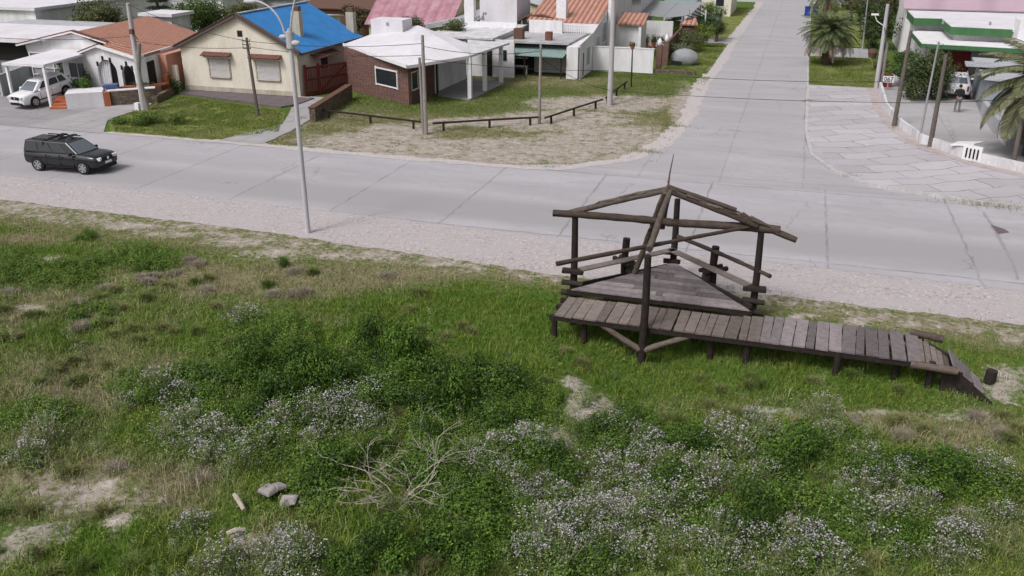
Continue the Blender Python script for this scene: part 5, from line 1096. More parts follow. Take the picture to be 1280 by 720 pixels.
# leafy weeds
def weeds(name, n_pl, mask_f, n_leaf, rad, hgt, size, ca, cb, label):
    px_, py_ = scatter(n_pl, -48, 21, 5.5, 27.5, mask_f); n = len(px_); R0 = RNG.uniform(*rad, n); H0 = RNG.uniform(*hgt, n) * (.5 + fbm(px_, py_, .8))
    k = np.repeat(np.arange(n), n_leaf); u = RNG.random(len(k)); th = RNG.uniform(0, 6.28, len(k)); el = np.arccos(RNG.uniform(0, 1, len(k))); rr = (.5 + .5 * u ** .5)
    x = px_[k] + R0[k] * rr * np.sin(el) * np.cos(th); y = py_[k] + R0[k] * rr * np.sin(el) * np.sin(th); z = terr(px_, py_)[k] + H0[k] * rr * np.cos(el) + .02
    N = np.stack([np.sin(el) * np.cos(th), np.sin(el) * np.sin(th), np.cos(el) + .5], 1) + RNG.normal(0, .45, (len(k), 3)); N /= np.linalg.norm(N, axis=1, keepdims=True)
    tone = np.clip(RNG.random(n)[k] * .7 + RNG.normal(.15, .2, len(k)), 0, 1); col = lerpc(ca, cb, tone) * RNG.uniform(.75, 1.25, len(k))[:, None]
    v, f, c = leafquads(np.stack([x, y, z], 1), N, RNG.uniform(*size, len(k)), col); return tag(mesh_np(name, v, f, 4, c, 'leaf'), label, 'weeds', kind='stuff')
weeds('leafy_weeds', 70000, lambda x, y: np.clip(emask(x, y, LEAFY, .35) * 1.2 * (fbm(x, y, 1.1) > .36), 0, 1) * (1 - masks(x, y)[0]), 62, (.12, .30), (.14, .50), (.028, .075), (.035, .08, .011), (.17, .26, .038), 'mounded broad leafed weeds growing through the foreground grass')
weeds('small_herbs', 40000, lambda x, y: (fbm(x + 3, y, .9) > .5) * .75 * (1 - masks(x, y)[0]) * (.25 + S((26 - y) / 4)), 22, (.06, .16), (.06, .22), (.025, .055), (.08, .14, .02), (.25, .32, .075), 'low scattered herbs among the foreground grass')
hx_, hy_ = scatter(2600, -48, 21, 5.5, 25, lambda x, y: (1 - masks(x, y)[0]) * (.15 + .85 * S((24 - y) / 6)) * (fbm(x + 21, y - 5, .8) > .47)); k = RNG.integers(0, len(hx_), 60000)
hh_ = RNG.uniform(.25, .62, len(hx_)); t_ = RNG.random(len(k)); an = RNG.uniform(0, 6.28, len(k)); rr = .03 + .10 * (1 - t_) * RNG.random(len(k)) + RNG.random(len(k)) * .05; x = hx_[k] + rr * np.cos(an); y = hy_[k] + rr * np.sin(an); z = terr(hx_, hy_)[k] + hh_[k] * t_
N = np.stack([np.cos(an) * .6, np.sin(an) * .6, np.full(len(k), .8)], 1) + RNG.normal(0, .3, (len(k), 3)); N /= np.linalg.norm(N, axis=1, keepdims=True); tn = RNG.random(len(hx_))[k]; col = lerpc((.09, .15, .04), (.27, .30, .15), np.clip(tn + RNG.normal(0, .15, len(k)), 0, 1))
v, f, c = leafquads(np.stack([x, y, z], 1), N, RNG.uniform(.03, .07, len(k)), col, .35); tag(mesh_np('tall_herbs', v, f, 4, c, 'leaf'), 'upright pale leafed herbs standing above the grass', 'weeds', kind='stuff')
# dry scrubby patches
dx_, dy_ = scatter(1100, -48, 21, 5.5, 27, lambda x, y: np.clip(masks(x, y)[1] * 1.1, 0, 1) * (fbm(x - 7, y, 1.3) > .5) * (1 - masks(x, y)[0] * .6)); k = RNG.integers(0, len(dx_), 42000); rr = np.abs(RNG.normal(0, .16, len(k))); an = RNG.uniform(0, 6.28, len(k))
x = dx_[k] + rr * np.cos(an); y = dy_[k] + rr * np.sin(an); col = lerpc((.24, .19, .14), (.42, .37, .31), RNG.random(len(k)))
tag(blades('dry_stalks', x, y, terr(x, y) - .01, RNG.uniform(.05, .24, len(k)), np.full(len(k), .010), RNG.uniform(.4, 1.4, len(k)), col), 'straw coloured dead stalks on the bare patches', 'dry stalks', kind='stuff')
# grass on corner lot and lawns
def keep2(x, y):
    s, d, l = masks(x, y); return np.clip(1 - 1.3 * s - .25 * d + (fbm(x, y, 1.2) - .5) * 1.6, 0, 1)
x = RNG.uniform(-29.5, -6.2, 220000); y = RNG.uniform(42.6, 72.5, 220000); k = RNG.random(len(x)) < keep2(x, y) * .75
k &= ~((x > -31) & (x < -21) & (y > 58.5 - (x + 24.5) * .6)) & ~((x < -24.4) & (y > 55.2 - (x + 24.5) * .6)) & (x - 1.2 * (y - 42) * 0 < -6.3) & ~((y < 45.4) & (x > -11.4 + (y - 42.3) * .9)) & ~((x < -15.9) & (y > 68.3)) & ~((x < -27.9) & (y < 49))
x, y = x[k], y[k]; col = lerpc((.12, .17, .03), (.30, .27, .14), np.clip(masks(x, y)[1] * .7 + RNG.normal(.1, .25, len(x)) + (fbm(x, y, .5) - .5), 0, 1))
tag(blades('lot_grass', x, y, np.full(len(x), -.005), RNG.uniform(.04, .12, len(x)), np.full(len(x), .03), RNG.uniform(.3, 1.1, len(x)), col), 'thin patchy grass on the sandy corner lot', 'grass', kind='stuff')

def in_poly(x, y, P):
    r = np.zeros(len(x), bool); n = len(P)
    for i in range(n):
        (x1, y1), (x2, y2) = P[i], P[(i + 1) % n]; c = ((y1 > y) != (y2 > y)) & (x < (x2 - x1) * (y - y1) / (y2 - y1 + 1e-12) + x1); r ^= c
    return r
for P_, n_, zz, lab in (([(-38.0, 42.85), (-31.3, 42.8), (-28.7, 45.6), (-31.0, 50.0), (-32.3, 51.2), (-41.0, 53.4), (-40.9, 48.6), (-40.5, 45.4)], 60000, .03, 'short grass of the strip before the cream house'),
        ([(1.15, 70.9), (5.8, 70.9), (6.3, 78), (6.1, 85.8), (1.15, 85.8)], 30000, .126, 'mown grass under the nearest street palm'), ([(-10.4, 73.8), (-6.7, 73.8), (-6.6, 92.6), (-10.4, 91.6)], 34000, .02, 'mown grass beside the gate pillars')):
    xs_, ys_ = zip(*P_); x = RNG.uniform(min(xs_), max(xs_), n_); y = RNG.uniform(min(ys_), max(ys_), n_); k = in_poly(x, y, P_) & (fbm(x, y, 1.0) + RNG.normal(0, .1, n_) > .38); x, y = x[k], y[k]
    col = lerpc((.12, .175, .03), (.30, .28, .13), np.clip((fbm(x + 5, y, .6) - .42) * 2.4 + RNG.normal(0, .2, len(x)), 0, 1)); tag(blades('lawn_grass', x, y, np.full(len(x), zz - .005), RNG.uniform(.03, .11, len(x)), np.full(len(x), .028), RNG.uniform(.3, 1.1, len(x)), col), lab, 'grass', kind='stuff')
tx_, ty_ = [], []
for (px_, py_, rx_, n_) in ((1237, 257, .9, 260), (1012, 128, .25, 120), (1010, 150, .15, 40), (1060, 222, .3, 40), (1160, 186, .5, 120), (1215, 205, .5, 60), (1120, 163, .25, 60), (945, 300, .2, 0), (840, 158, .5, 160), (800, 190, .6, 160)):
    c_ = at(px_, py_); tx_ += list(RNG.normal(c_[0], rx_, n_)); ty_ += list(RNG.normal(c_[1], rx_ * .35, n_))
x = np.array(tx_); y = np.array(ty_); col = lerpc((.16, .19, .05), (.34, .32, .17), RNG.random(len(x)))
tag(blades('kerb_tufts', x, y, np.full(len(x), .02), RNG.uniform(.1, .3, len(x)), np.full(len(x), .02), RNG.uniform(.4, 1.2, len(x)), col), 'dry grass tufts growing out of kerb and pavement joints', 'grass', kind='stuff')
# dark leafy bushes of the undergrowth
def leafy_bush(var):
    T = thing('leafy_bush', (0, 0, -6), 'dark leafy bush in the green undergrowth', 'bush', 'leafy bushes in the undergrowth'); n = 4600; bl = []
    for i in range(9): a = random.uniform(0, 6.28); r = random.uniform(0, .55); bl.append((r * math.cos(a), r * math.sin(a), random.uniform(.10, .42), random.uniform(.22, .36), random.uniform(.22, .36), random.uniform(.14, .26)))
    leafcloud('foliage', T, bl, n, .048, (.014, .040, .007), (.12, .215, .028), (0, 0, 0), .6); m = MB()
    for b in bl: m.tube([(0, 0, 0), (b[0] * .6, b[1] * .6, b[2] * .5), (b[0], b[1], b[2])], [.015, .01, .006], 4)
    m.build('stems', 'trunk', T, local=True); return T
# flowering weeds: variants of one bush, copied
def flower_bush(var):
    rad, hg = (.56, .78) if var % 2 == 0 else (.44, .56)
    root = thing('flowering_bush', (0, 0, -5), 'pale lilac flowered weed bush in the foreground', 'bush', 'flowering weeds in the foreground')
    n = 1100; th = RNG.uniform(0, 6.28, n); el = np.arccos(RNG.uniform(.0, 1, n)); rr = .35 + .65 * RNG.random(n) ** .6; lump = 1 + .3 * np.sin(th * 3 + var) + .25 * np.sin(th * 5 + el * 4)
    P = np.stack([rad * lump * rr * np.sin(el) * np.cos(th), rad * lump * rr * np.sin(el) * np.sin(th), hg * rr * np.cos(el)], 1); N = P * 1.2 + np.array([0, 0, .3]) + RNG.normal(0, .35, (n, 3)); N /= np.linalg.norm(N, axis=1, keepdims=True)
    col = lerpc((.045, .095, .018), (.21, .27, .09), RNG.random(n)); v, f, c = leafquads(P, N, RNG.uniform(.035, .075, n), col, .45); mesh_np('foliage', v, f, 4, c, 'leaf', root)
    # stems
    m = 54; a = RNG.uniform(0, 6.28, m); r = rad * RNG.random(m) ** .55 * 1.1 * (1 + .3 * np.sin(a * 3 + var)); sx, sy = r * np.cos(a), r * np.sin(a); hz = hg * (1.08 - .45 * (r / rad) ** 2) * RNG.uniform(.85, 1.1, m)
    w_ = .005; base = np.stack([sx * .25, sy * .25, np.zeros(m)], 1); tip = np.stack([sx, sy, hz], 1); off = np.array([w_, 0, 0]); v = np.stack([base - off, base + off, tip + off, tip - off], 1).reshape(-1, 3)
    mesh_np('stems', v, np.arange(m * 4), 4, np.repeat(lerpc((.18, .2, .1), (.3, .27, .18), RNG.random(m)), 4, 0), 'leaf', root)
    # flower heads: small clusters of hexagonal blossoms around each stem tip
    nf = 4; k = np.repeat(np.arange(m), nf); Pf = tip[k] + RNG.normal(0, .042, (len(k), 3)) * np.array([1, 1, .8]); N = np.array([0, 0, 1.]) + RNG.normal(0, .4, (len(k), 3)); N /= np.linalg.norm(N, axis=1, keepdims=True)
    t = np.cross(N, RNG.normal(size=N.shape)); t /= np.linalg.norm(t, axis=1, keepdims=True); b = np.cross(N, t); s = RNG.uniform(.009, .019, len(k))[:, None]
    v = np.stack([Pf + s * (t * math.cos(q) + b * math.sin(q)) for q in np.linspace(0, 2 * math.pi, 6, endpoint=False)], 1).reshape(-1, 3)
    col = lerpc((.30, .26, .31), (.58, .56, .57), RNG.random(len(k))); mesh_np('flowers', v, np.arange(len(k) * 6), 6, np.repeat(col, 6, 0), 'flower', root)['kind'] = 'stuff'
    return root
FV = [flower_bush(i) for i in range(5)]
FPOS = [(int(random.gauss(cx_, sx_)), int(random.gauss(cy_, sy_))) for cx_, cy_, sx_, sy_, n_ in ((780, 620, 80, 45, 13), (960, 640, 80, 40, 7), (650, 620, 50, 35, 5), (430, 520, 35, 14, 8), (250, 540, 35, 14, 5), (340, 690, 30, 12, 3), (1130, 660, 60, 30, 3)) for _ in range(n_)]
FPOS = [p_ for p_ in FPOS if p_[1] < 730]
FPOS0 = [(450,520),(410,525),(480,498),(390,548),(430,505),(222,500),(243,512),(215,545),(262,572),(300,578),(330,555),(75,500),(62,545),(40,572),(330,700),(352,685),(300,692),(372,708),(620,562),(600,585),(640,598),(680,604),(655,625),(700,622),
 (742,600),(780,590),(762,562),(800,580),(770,632),(722,660),(760,682),(800,692),(820,642),(850,622),(880,603),(920,562),(900,542),(950,542),(940,520),(1030,515),(1035,542),(870,682),(905,702),(940,682),(985,702),(1005,680),(1040,704),(1100,602),(1110,642),(1180,704),
 (1232,592),(962,622),(862,583),(1252,642),(700,702),(662,684),(310,395),(740,640),(690,655),(840,670),(790,655),(730,690),(770,540),(815,560),(205,480),(1080,668),(1120,690),(1210,660),(350,712),(280,712),(1150,640),(160,500),(905,590),(985,560),(1075,610)]
FLAB = {(1030, 515): 'lilac flowered weed bush standing alone closest under the boardwalk', (75, 500): 'topmost lilac weed bush near the left edge of the foreground', (40, 572): 'lowest lilac weed bush beside the bare patch at left edge',
 (1252, 642): 'lilac weed bush nearest the right edge, low in the foreground', (310, 395): 'small lone lilac bush highest up in the left foreground', (205, 480): 'highest lilac bush of the cluster left of the leafy undergrowth',
 (770, 540): 'lilac weed bush just right of the sandy hollow below the pavilion', (1232, 592): 'highest lilac weed bush near the right edge of the foreground', (160, 500): 'leftmost bush of the flowering cluster above the bare patch', (962, 622): 'lilac weed bush beside the small pale sandy gap at right'}
for i, (px_, py_) in enumerate(FPOS0 + FPOS):
    p = atT(px_, py_ + 8); v_ = FV[i % 5]; sc_ = random.uniform(.6, 1.2); loc = (p[0], p[1], p[2] - .03); rot = (0, 0, random.uniform(0, 6.28)); scl = (sc_ * random.uniform(.9, 1.25), sc_, sc_ * random.uniform(.8, 1.15))
    if i < 5: v_.location = loc; v_.rotation_euler = rot; v_.scale = scl
    else: v_ = dup(v_, loc, rot, None, None, scl)
    
    v_['label'] = FLAB.get((px_, py_), 'pale lilac flowered weed bush in the foreground') if i >= 5 else 'pale lilac flowered weed bush in the foreground'
# loose flowers between the bushes
x, y = scatter(9000, -40, 16, 8, 23.5, lambda x, y: (emask(x, y, [ell(*q) for q in [(780,620,170,90),(960,600,120,80),(420,530,90,50),(250,540,80,50),(1050,680,200,50),(330,690,80,30),(640,590,80,50),(60,540,50,50),(1180,620,100,60)]], .4) * .55 + .03) * (fbm(x, y, 1.7) > .42))
z = terr(x, y) + RNG.uniform(.15, .42, len(x)); P = np.stack([x, y, z], 1); N = np.array([0, 0, 1.]) + RNG.normal(0, .35, P.shape); N /= np.linalg.norm(N, axis=1, keepdims=True); t = np.cross(N, RNG.normal(size=N.shape)); t /= np.linalg.norm(t, axis=1, keepdims=True); b = np.cross(N, t); s_ = RNG.uniform(.007, .015, len(x))[:, None]
v = np.stack([P + s_ * (t * math.cos(q) + b * math.sin(q)) for q in np.linspace(0, 2 * math.pi, 6, endpoint=False)], 1).reshape(-1, 3)
tag(mesh_np('wildflowers', v, np.arange(len(x) * 6), 6, np.repeat(lerpc((.5, .43, .52), (.72, .70, .70), RNG.random(len(x))), 6, 0), 'flower'), 'tiny pale wildflowers sprinkled through the weeds', 'wildflowers', kind='stuff')

# bare branched dead shrub
DB = atT(500, 625); D_ = thing('dead_shrub', DB, 'bare pale branching dead shrub in the middle foreground', 'shrub'); m = MB()
def branch(p, d, L, r, lv):
    pts = [p]; q_ = p.copy(); dd = d.copy()
    for i in range(4): dd = (dd + Vector((random.uniform(-.42, .42), random.uniform(-.42, .42), random.uniform(-.3, .22)))).normalized(); q_ = q_ + dd * L / 4; q_.z = max(q_.z, DB[2] + .06); pts.append(q_.copy())
    m.tube(pts, [r, r * .9, r * .8, r * .7, r * .55], 5)
    if lv > 0:
        for k in range(2):
            i = random.choice([1, 2, 3, 4]); nd = (dd + Vector((random.uniform(-.9, .9), random.uniform(-.9, .9), random.uniform(-.25, .55)))).normalized(); branch(pts[i], nd, L * random.uniform(.55, .8), r * .62, lv - 1)
for k in range(15):
    an = k / 15 * 6.28 + random.uniform(-.2, .2); branch(Vector(DB) + Vector((math.cos(an) * .15, math.sin(an) * .15, .02)), Vector((math.cos(an) * 1.0, math.sin(an) * .9, random.uniform(.6, 1.3))).normalized(), random.uniform(.8, 1.3), .015, 4)
m.build('branches', 'twig', D_)
for (px_, py_, dx, dy, L, lab) in ((300, 635, .5, -.4, .5, 'pale broken stick lying left of the concrete lumps'), (296, 672, .4, .35, .35, 'short pale stick below the concrete lumps'), (780, 655, .4, .3, .3, None)):
    if lab: p = atT(px_, py_); tag(MB().tube([(p[0] - dx * L, p[1] - dy * L, p[2] + .16), (p[0], p[1], p[2] + .20), (p[0] + dx * L, p[1] + dy * L, p[2] + .15)], [.05, .06, .045], 7).build('broken_stick', 'twig'), lab, 'stick')
for (px_, py_, sx, sy, sz, lab) in ((336, 622, .30, .26, .2, 'left lump of broken concrete in the weeds'), (350, 617, .26, .26, .22, 'upper right lump of broken concrete in the weeds'), (362, 634, .34, .24, .2, 'lower right lump of broken concrete in the weeds')):
    p = atT(px_, py_); m = MB().box((p[0], p[1], p[2] + .20), (sx * 1.3, sy * 1.35, sz * .6), rot=Matrix.Rotation(random.uniform(-.6, .6), 3, 'Z') @ Matrix.Rotation(random.uniform(-.35, .35), 3, 'X') @ Matrix.Rotation(random.uniform(-.3, .3), 3, 'Y'), taper=.75)
    for v_ in m.v: v_ += Vector([random.uniform(-.035, .035) for _ in range(3)])
    o = m.build('concrete_lump', 'rock', bevel=.035); o.rotation_euler = (0, 0, 0); tag(o, lab, 'rock', 'concrete lumps')
p = atT(355, 333); YU = thing('spiky_tuft', p, 'single small upright green tuft near the gravel edge', 'plant'); n = 160; x = RNG.normal(0, .07, n); y = RNG.normal(0, .07, n)
o = blades('spiky_leaves', x, y, np.zeros(n), RNG.uniform(.25, .5, n), np.full(n, .03), RNG.uniform(.2, .7, n), lerpc((.08, .15, .03), (.14, .22, .06), RNG.random(n)), YU)
for (px_, py_, r_, lab) in ((110, 290, .35, 'small leafy clump on the sandy strip at left'), (770, 405, .0, None)):
    pass

# trees and garden shrubs
def leafcloud(name, parent, blobs, n, size, ca, cb, org=(0, 0, 0), aspect=.6, hole=.0):
    vol = np.array([b[3] * b[4] * b[5] for b in blobs]) ** .67; k = RNG.choice(len(blobs), n, p=vol / vol.sum()); B_ = np.array(blobs)[k]; d = RNG.normal(size=(n, 3)); d /= np.linalg.norm(d, axis=1, keepdims=True); r = RNG.random(n) ** .35
    lump = 1 + .18 * np.sin(d[:, 0] * 7 + k) + .15 * np.sin(d[:, 1] * 9 + d[:, 2] * 6 + k * 2); P = B_[:, :3] + d * r[:, None] * B_[:, 3:6] * lump[:, None]; P[:, 2] = np.maximum(P[:, 2], .03)
    N = d + np.array([0, 0, .35]) + RNG.normal(0, .5, (n, 3)); N /= np.linalg.norm(N, axis=1, keepdims=True)
    tone = np.clip(np.array([random.random() for _ in blobs])[k] * .6 + .2 + RNG.normal(0, .2, n), 0, 1); col = lerpc(ca, cb, tone) * RNG.uniform(.7, 1.25, n)[:, None]
    v, f, c = leafquads(P - np.array(org), N, RNG.uniform(size * .6, size * 1.3, n), col, aspect); return mesh_np(name, v, f, 4, c, 'leaf', parent)
leafcloud('plant', BASKET[0], [(BASKET[1].x, BASKET[1].y, BASKET[1].z + .38, .28, .28, .18)], 260, .1, (.08, .06, .02), (.20, .17, .05), (BASKET[0].location.x, BASKET[0].location.y, 0))
LLAB = {(25, 330): 'leafy green bush at the far left edge nearest the sandy strip', (60, 345): 'leafy bush second from the left edge near the sandy strip', (95, 395): 'small leafy bush alone on the dry ground at upper left', (110, 292): 'smallest leafy bush, highest on the sandy strip at left',
 (200, 498): 'leafy bush left of the dark undergrowth, among lilac flowers', (1240, 600): 'leafy bush nearest the right edge of the foreground', (850, 612): 'leafy bush in the middle of the lilac flowers below the boardwalk', (760, 548): 'leafy bush just below the sandy hollow right of centre',
 (420, 700): 'leafy bush at the bottom edge left of the dead shrub', (700, 650): 'leafy bush among lilac weeds right of the dead shrub', (330, 425): 'topmost leafy bush of the dark central undergrowth'}
LBV = [leafy_bush(i) for i in range(4)]
LPOS = [(300, 442), (338, 458), (375, 442), (412, 462), (455, 452), (498, 468), (540, 482), (345, 497), (300, 515), (478, 500), (425, 492), (262, 482), (620, 486), (645, 512), (385, 480), (520, 505), (330, 425), (290, 470), (560, 505), (455, 480), (590, 470), (240, 470), (320, 470),
 (850, 612), (560, 600), (600, 642), (1000, 565), (760, 548), (1090, 590), (1190, 588), (690, 575), (920, 665), (1030, 655), (530, 580), (420, 590), (360, 500), (400, 515), (440, 475), (510, 455), (470, 435), (355, 455), (580, 620), (470, 560), (540, 540), (620, 520), (700, 650), (820, 560), (870, 560), (790, 520), (1060, 640), (1010, 680), (950, 640), (740, 700), (600, 700), (540, 690), (480, 700), (420, 700), (640, 560), (980, 590), (1150, 600), (1240, 600), (150, 325), (60, 345), (25, 330), (95, 395), (1130, 668), (880, 650), (200, 498), (180, 330), (110, 292)]
for i, (px_, py_) in enumerate(LPOS):
    p = atT(px_, py_ + 6); sc_ = random.uniform(.85, 1.45) if py_ > 410 else random.uniform(.45, .7); dk_ = 1.55 if (300 < px_ < 600 and 415 < py_ < 530) else 1.15; a_ = ((p[0], p[1], p[2] - .05), (0, 0, random.uniform(0, 6.28))); scl = (sc_ * random.uniform(.9, 1.3), sc_, sc_ * dk_ * random.uniform(.7, 1.25))
    b_ = None
    if i < 4: LBV[i].location, LBV[i].rotation_euler = a_; LBV[i].scale = scl
    else: b_ = dup(LBV[i % 4], *a_, 'dark leafy bush in the green undergrowth', None, scl)
    if b_ is not None and (px_, py_) in LLAB: b_['label'] = LLAB[(px_, py_)]
def tree(x, y, h, r, label, ca=(.04, .07, .02), cb=(.12, .17, .05), n=7000, size=.2, name='tree', cat='tree', trunk=True, nb=9, flat=.7, group=None, ht=.45):
    T = thing(name, (x, y, 0), label, cat, group); bl = []
    for i in range(nb):
        a = random.uniform(0, 6.28); rr = r * random.uniform(.1, .68); bl.append((x + rr * math.cos(a), y + rr * math.sin(a), h * random.uniform(ht, .82), r * random.uniform(.32, .55), r * random.uniform(.32, .55), r * flat * random.uniform(.3, .5)))
    leafcloud('crown' if trunk else 'foliage', T, bl, n, size, ca, cb, (x, y, 0))
    if trunk:
        m = MB().tube([(x, y, -.1), (x + .05, y, h * .3), (x, y + .05, h * .6)], [.2, .15, .09], 7)
        for b in bl[:6]: m.tube([(x, y, h * .3), ((x + b[0]) / 2, (y + b[1]) / 2, h * .5), (b[0], b[1], b[2])], [.09, .06, .03], 5)
        m.build('trunk', 'trunk', T)
    return T
def bush(x, y, h, r, label, **k): k.setdefault('n', 3500); k.setdefault('size', .13); k.setdefault('ht', .25); return tree(x, y, h, r, label, name='bush', cat='bush', trunk=False, **k)
OL = dict(ca=(.06, .075, .025), cb=(.16, .17, .07)); LG = dict(ca=(.05, .10, .015), cb=(.14, .24, .04)); DK = dict(ca=(.02, .04, .012), cb=(.07, .10, .03))
tree(-60.4, 69, 4.9, 3.0, 'olive green feathery tree behind the orange tiles', **OL, n=9000, flat=.8)
tree(-52.3, 72, 5.4, 3.6, 'broad mid green tree behind the small white annex', ca=(.05, .085, .02), cb=(.13, .18, .05), n=9000)
tree(-48.6, 73, 5.2, 2.3, 'green tree right of the broad tree and above the cream gable', **OL, n=5000)
tree(-38.5, 74.5, 2.9, 1.8, 'low bushy tree right of the second cream chimney', **OL, n=4500, size=.15); tree(-32.5, 74.5, 3.9, 2.6, 'dark shrubby tree behind the white roof turret', **DK, n=6000, size=.16)
tree(-27.0, 71.0, 4.6, 1.7, 'round light green tree before the pale yellow garage', **OL, n=5000, size=.16); tree(-41.5, 82, 4.0, 1.6, 'small brown leafed tree beside the pink roof', ca=(.06, .05, .03), cb=(.12, .09, .05), n=2500)
CX_ = -55.9
A_ = thing('conifer', (CX_, 71, 0), 'dark tiered conifer above the orange tiles', 'tree'); MB().tube([(CX_, 71, 0), (CX_, 71, 9)], [.2, .06], 7).build('trunk', 'trunk', A_)
bl = []
for k in range(9):
    for a in range(5): an = a * 1.256 + k * .5; rr = 1.5 - k * .12; bl.append((CX_ + rr * .55 * math.cos(an), 71 + rr * .55 * math.sin(an), 2.2 + k * .6, rr * .5, rr * .5, .13))
leafcloud('crown', A_, bl, 6500, .14, (.015, .03, .015), (.05, .07, .03), (CX_, 71, 0))
tree(-34, 122, 5.5, 4, 'distant tree above the white tower block', **LG, n=3000, size=.3); tree(-44, 118, 5.5, 4, 'distant dark tree at top edge behind blue roof', **DK, n=3000, size=.3); tree(-70, 116, 6, 6, 'distant green tree line tree at the top left', **OL, n=4000, size=.35)
# lawn side shrubs on the left of the side street
bush(-9.6, 99.5, 3.6, 2.0, 'round bright green bush near the street end', **LG); bush(-8.6, 95.5, 3.4, 1.9, 'dense dark green shrub next to the lawn driveway', ca=(.03, .06, .015), cb=(.10, .15, .04)); bush(-12.2, 93.3, 2.6, 1.4, 'bright green bush behind the white yard wall', **LG)
bush(-9.6, 86.5, 2.0, 1.8, 'grey green leafy bush beside the brick side wall', **OL); bush(-10.0, 82.0, 1.5, 1.5, 'low silvery shrub nearest the covered mound', ca=(.09, .11, .06), cb=(.25, .27, .18)); bush(-8.9, 89.5, 2.3, 1.3, 'yellow green bush before the tiled shelter', ca=(.09, .13, .02), cb=(.2, .26, .06))
tree(-7.9, 93.8, 2.5, 1.0, 'small dark street tree at edge of the lawn', **DK, n=1800, size=.12)
for i, (x_, r_) in enumerate(((-14.8, .5), (-13.9, .35), (-13.2, .3), (-12.6, .4), (-12.0, .45))):
    pt = thing('potted_plant', (x_, 87.6, 0), ['tallest potted plant at the left end before the back yard wall', 'second potted plant from the left before the back yard wall', 'middle potted plant before the back yard wall', 'fourth potted plant from the left before the back yard wall', 'rightmost potted plant before the back yard wall'][i], 'potted plant', 'potted plants in the white yard'); MB().tube([(x_, 87.6, 0), (x_, 87.6, .5)], [.15, .22], 10).build('pot', 'orange', pt)
    leafcloud('foliage', pt, [(x_, 87.6, .8, r_, r_, .5)], 260, .14, (.02, .04, .015), (.07, .10, .03), (x_, 87.6, 0))
bush(-37.6, 45.0, .75, 1.1, 'low bright green shrub on the grass strip by the concrete pole', ca=(.06, .11, .02), cb=(.17, .24, .05), n=3000, size=.09); bush(-35.9, 45.9, .55, .9, 'smaller low shrub right of the shrub by the concrete pole', ca=(.08, .13, .02), cb=(.18, .24, .06), n=1800, size=.09); bush(-39.2, 44.5, .5, .7, 'tiny leafy shrub at left end of the grass strip', **LG, n=1200, size=.08)
def ivy(label, blobs, n, org, ca=(.02, .045, .012), cb=(.07, .12, .03)): T = thing('climbing_plant', org, label, 'plant'); leafcloud('foliage', T, blobs, n, .10, ca, cb, org)
ivy('dark creeper trailing down beside the porch window', [(-50.6, 52.7, 2.2, .35, .25, .5), (-50.2, 52.6, 1.5, .5, .3, .5), (-49.6, 52.4, 1.0, .9, .3, .35), (-48.2, 52.2, .85, .9, .3, .25)], 2600, (-49.8, 52.5, 0))
ivy('dark potted palm shrub by the white arch', [(-46.9, 51.0, 1.3, .35, .3, .7), (-47.5, 50.9, 1.0, .6, .35, .35)], 1500, (-47, 51, .5)); ivy('green potted plant on the raised planter wall', [(-45.9, 49.6, 1.35, .45, .4, .4), (-46.6, 49.8, 1.2, .5, .3, .25)], 1500, (-46, 49.6, 1), *((.03, .08, .015), (.10, .20, .04)))
ivy('tall cactus like plant beside orange planter', [(-42.2, 53.8, .9, .14, .14, .9), (-42.0, 54.2, .6, .5, .3, .5)], 900, (-42.2, 53.8, 0)); ivy('trailing plants in the orange planter box', [(-43.2, 52.1, 1.05, .8, .7, .12)], 700, (-43.2, 52.1, .9), (.05, .09, .02), (.15, .2, .05))
# right side planting
bush(8.7, 67.5, 3.4, 2.3, 'big dark green bush behind the brown wooden poles', ca=(.025, .04, .015), cb=(.10, .13, .045), n=14000, size=.14, nb=14, ht=.2, flat=1.2)
bush(7.6, 72.3, 3.0, 1.6, 'bright green bush behind the red gatepost', ca=(.03, .06, .015), cb=(.10, .17, .04), n=5000); bush(9.9, 69.0, 2.4, .8, 'reddish brown shrub at the right of the big bush', ca=(.07, .05, .035), cb=(.16, .12, .07), n=2200)
tree(6.8, 93.5, 4.8, 2.4, 'dark tall tree behind the pale concrete pole', **DK, n=7000, size=.2, ht=.3, flat=1.1); tree(7.5, 101, 5.4, 3.0, 'brown green tree beyond the white walled house', ca=(.05, .045, .025), cb=(.12, .11, .05), n=6000); tree(6.2, 112, 4.5, 3.0, 'olive tree behind the far street poles', **OL, n=4000, size=.25)
bush(6.6, 79.5, 1.2, .7, 'low dry shrub at right edge of the verge lawn', ca=(.08, .07, .04), cb=(.17, .15, .08), n=1200); bush(17.5, 92, 4.6, 2.0, 'yellow green hedge above the green edged roof', ca=(.09, .11, .03), cb=(.20, .23, .08)); bush(6.3, 88.5, 2.2, .8, 'narrow dark shrub near the rusty bicycle shaped clutter', **DK, n=1500)
Ht = thing('planter_pot', (6.4, 87, 0), 'rusty round pot beside the narrow dark shrub', 'pot'); MB().tube([(6.4, 87, 0), (6.4, 87, .5), (6.4, 87, .8)], [.3, .42, .3], 10).build('pot', 'rust', Ht)
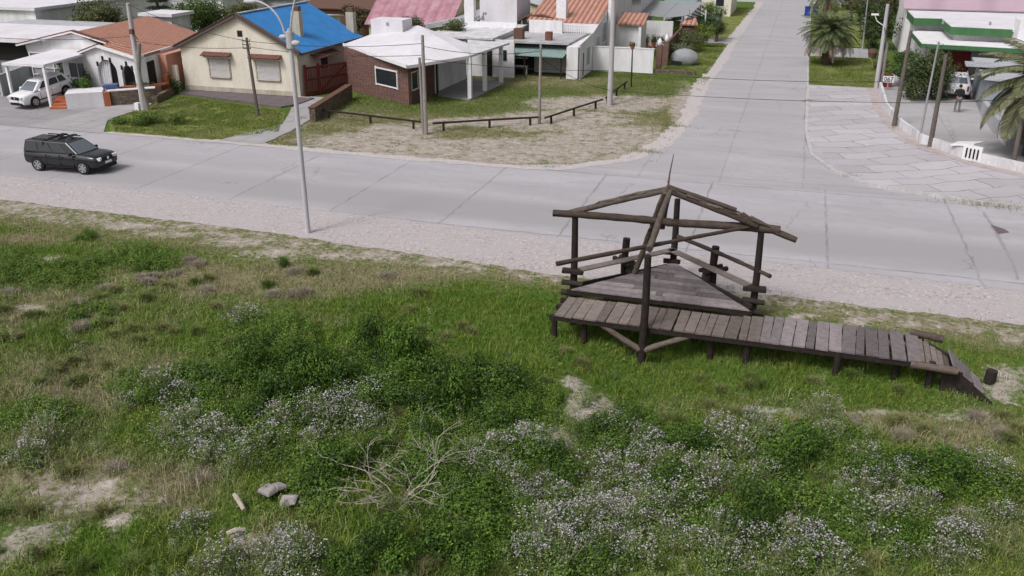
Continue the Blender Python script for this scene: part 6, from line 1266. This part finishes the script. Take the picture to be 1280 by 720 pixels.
# palms
def palm(name, x, y, h, R_, nf, label, droop=1.0, elev=(-.25, 1.3), tr=.28, leafn=46, ca=(.07, .10, .035), cb=(.19, .23, .10), group=None, tilt=(0, 0)):
    T = thing(name, (x, y, 0), label, 'palm tree', group); Vv = []; Fn = []; Cc = []; m = MB()
    cx, cy_, cz = x + tilt[0], y + tilt[1], h; old = 0
    for i in range(nf):
        a = i * 2.39996 + random.uniform(-.2, .2); u = (i + .5) / nf; e = elev[1] * (1 - u) + elev[0] * u; L = R_ * random.uniform(.85, 1.12); pts = []; p = Vector((cx, cy_, cz)); ee = e
        for s_ in range(11): pts.append(p.copy()); p = p + Vector((math.cos(a) * math.cos(ee), math.sin(a) * math.cos(ee), math.sin(ee))) * L / 10; ee -= droop * .17
        pts = [Vector((q_.x, q_.y, max(q_.z, .15))) for q_ in pts]; m.tube(pts, [.035 - .0028 * s_ for s_ in range(11)], 4, cap=False)
        dead = u > .8; c0, c1 = (((.16, .12, .08), (.27, .21, .15)) if dead else (ca, cb))
        for j in range(leafn):
            t = .12 + .88 * (j + .5) / leafn; fi = t * 10; k0 = min(int(fi), 9); pos = pts[k0].lerp(pts[k0 + 1], fi - k0); d = (pts[k0 + 1] - pts[k0]).normalized(); sd = d.cross(Vector((0, 0, 1))); 
            if sd.length < .1: sd = Vector((math.sin(a), -math.cos(a), 0))
            sd.normalize(); ll = R_ * .19 * math.sin(math.pi * min(1, t * .92 + .1)) ** .6 + .04; c = [random.uniform(0, 1)] ; col = [c0[q] + (c1[q] - c0[q]) * c[0] for q in range(3)]
            for s_ in (-1, 1):
                tip = pos + sd * s_ * ll * .8 + d * ll * .55 + Vector((0, 0, -.28 * ll + random.uniform(-.05, .05))); b_ = len(Vv); wv = d * .022 * (R_ / 2.2); mid = pos.lerp(tip, .5) + Vector((0, 0, .03))
                Vv += [tuple(pos - wv - Vector((x, y, 0))), tuple(mid - wv - Vector((x, y, 0))), tuple(tip - Vector((x, y, 0))), tuple(mid + wv * 1.4 - Vector((x, y, 0)))]; Fn += [b_, b_ + 1, b_ + 2, b_ + 3]; Cc += [col] * 4
    mesh_np('fronds', np.array(Vv), np.array(Fn), 4, np.array(Cc), 'leaf', T); m.build('midribs', 'polebrown', T)
    tm = MB(); n_ = 8; tm.tube([(x + tilt[0] * k / n_, y + tilt[1] * k / n_, h * k / n_ - .05) for k in range(n_ + 1)], [tr * (1.12 if k % 2 else 1.0) for k in range(n_ + 1)], 10); tm.build('trunk', 'bark', T); return T
palm('date_palm', 2.42, 81.2, 2.75, 2.75, 96, 'nearest street palm with dense drooping crown on the verge lawn', ca=(.06, .09, .03), cb=(.17, .22, .09), leafn=34, elev=(-.4, 1.4), tr=.42, droop=.8); MB().box((2.85, 81.25, .9), (.3, .05, 1.3)).build('trunk_board', 'whitep', bpy.data.objects['date_palm'])
palm('date_palm', 2.7, 115, 3.2, 3.2, 44, 'second street palm behind the nearest one', leafn=24, elev=(-.6, 1.35), tr=.38); palm('date_palm', 2.9, 129, 3.2, 3.0, 36, 'farthest street palm near the top edge', leafn=20, elev=(-.5, 1.3), tr=.36)
palm('date_palm', 12.3, 52.0, 4.0, 3.9, 54, 'large palm with long arching fronds at the right edge', ca=(.07, .085, .04), cb=(.24, .24, .13), leafn=54, elev=(-.55, 1.2), tr=.36, droop=.8)
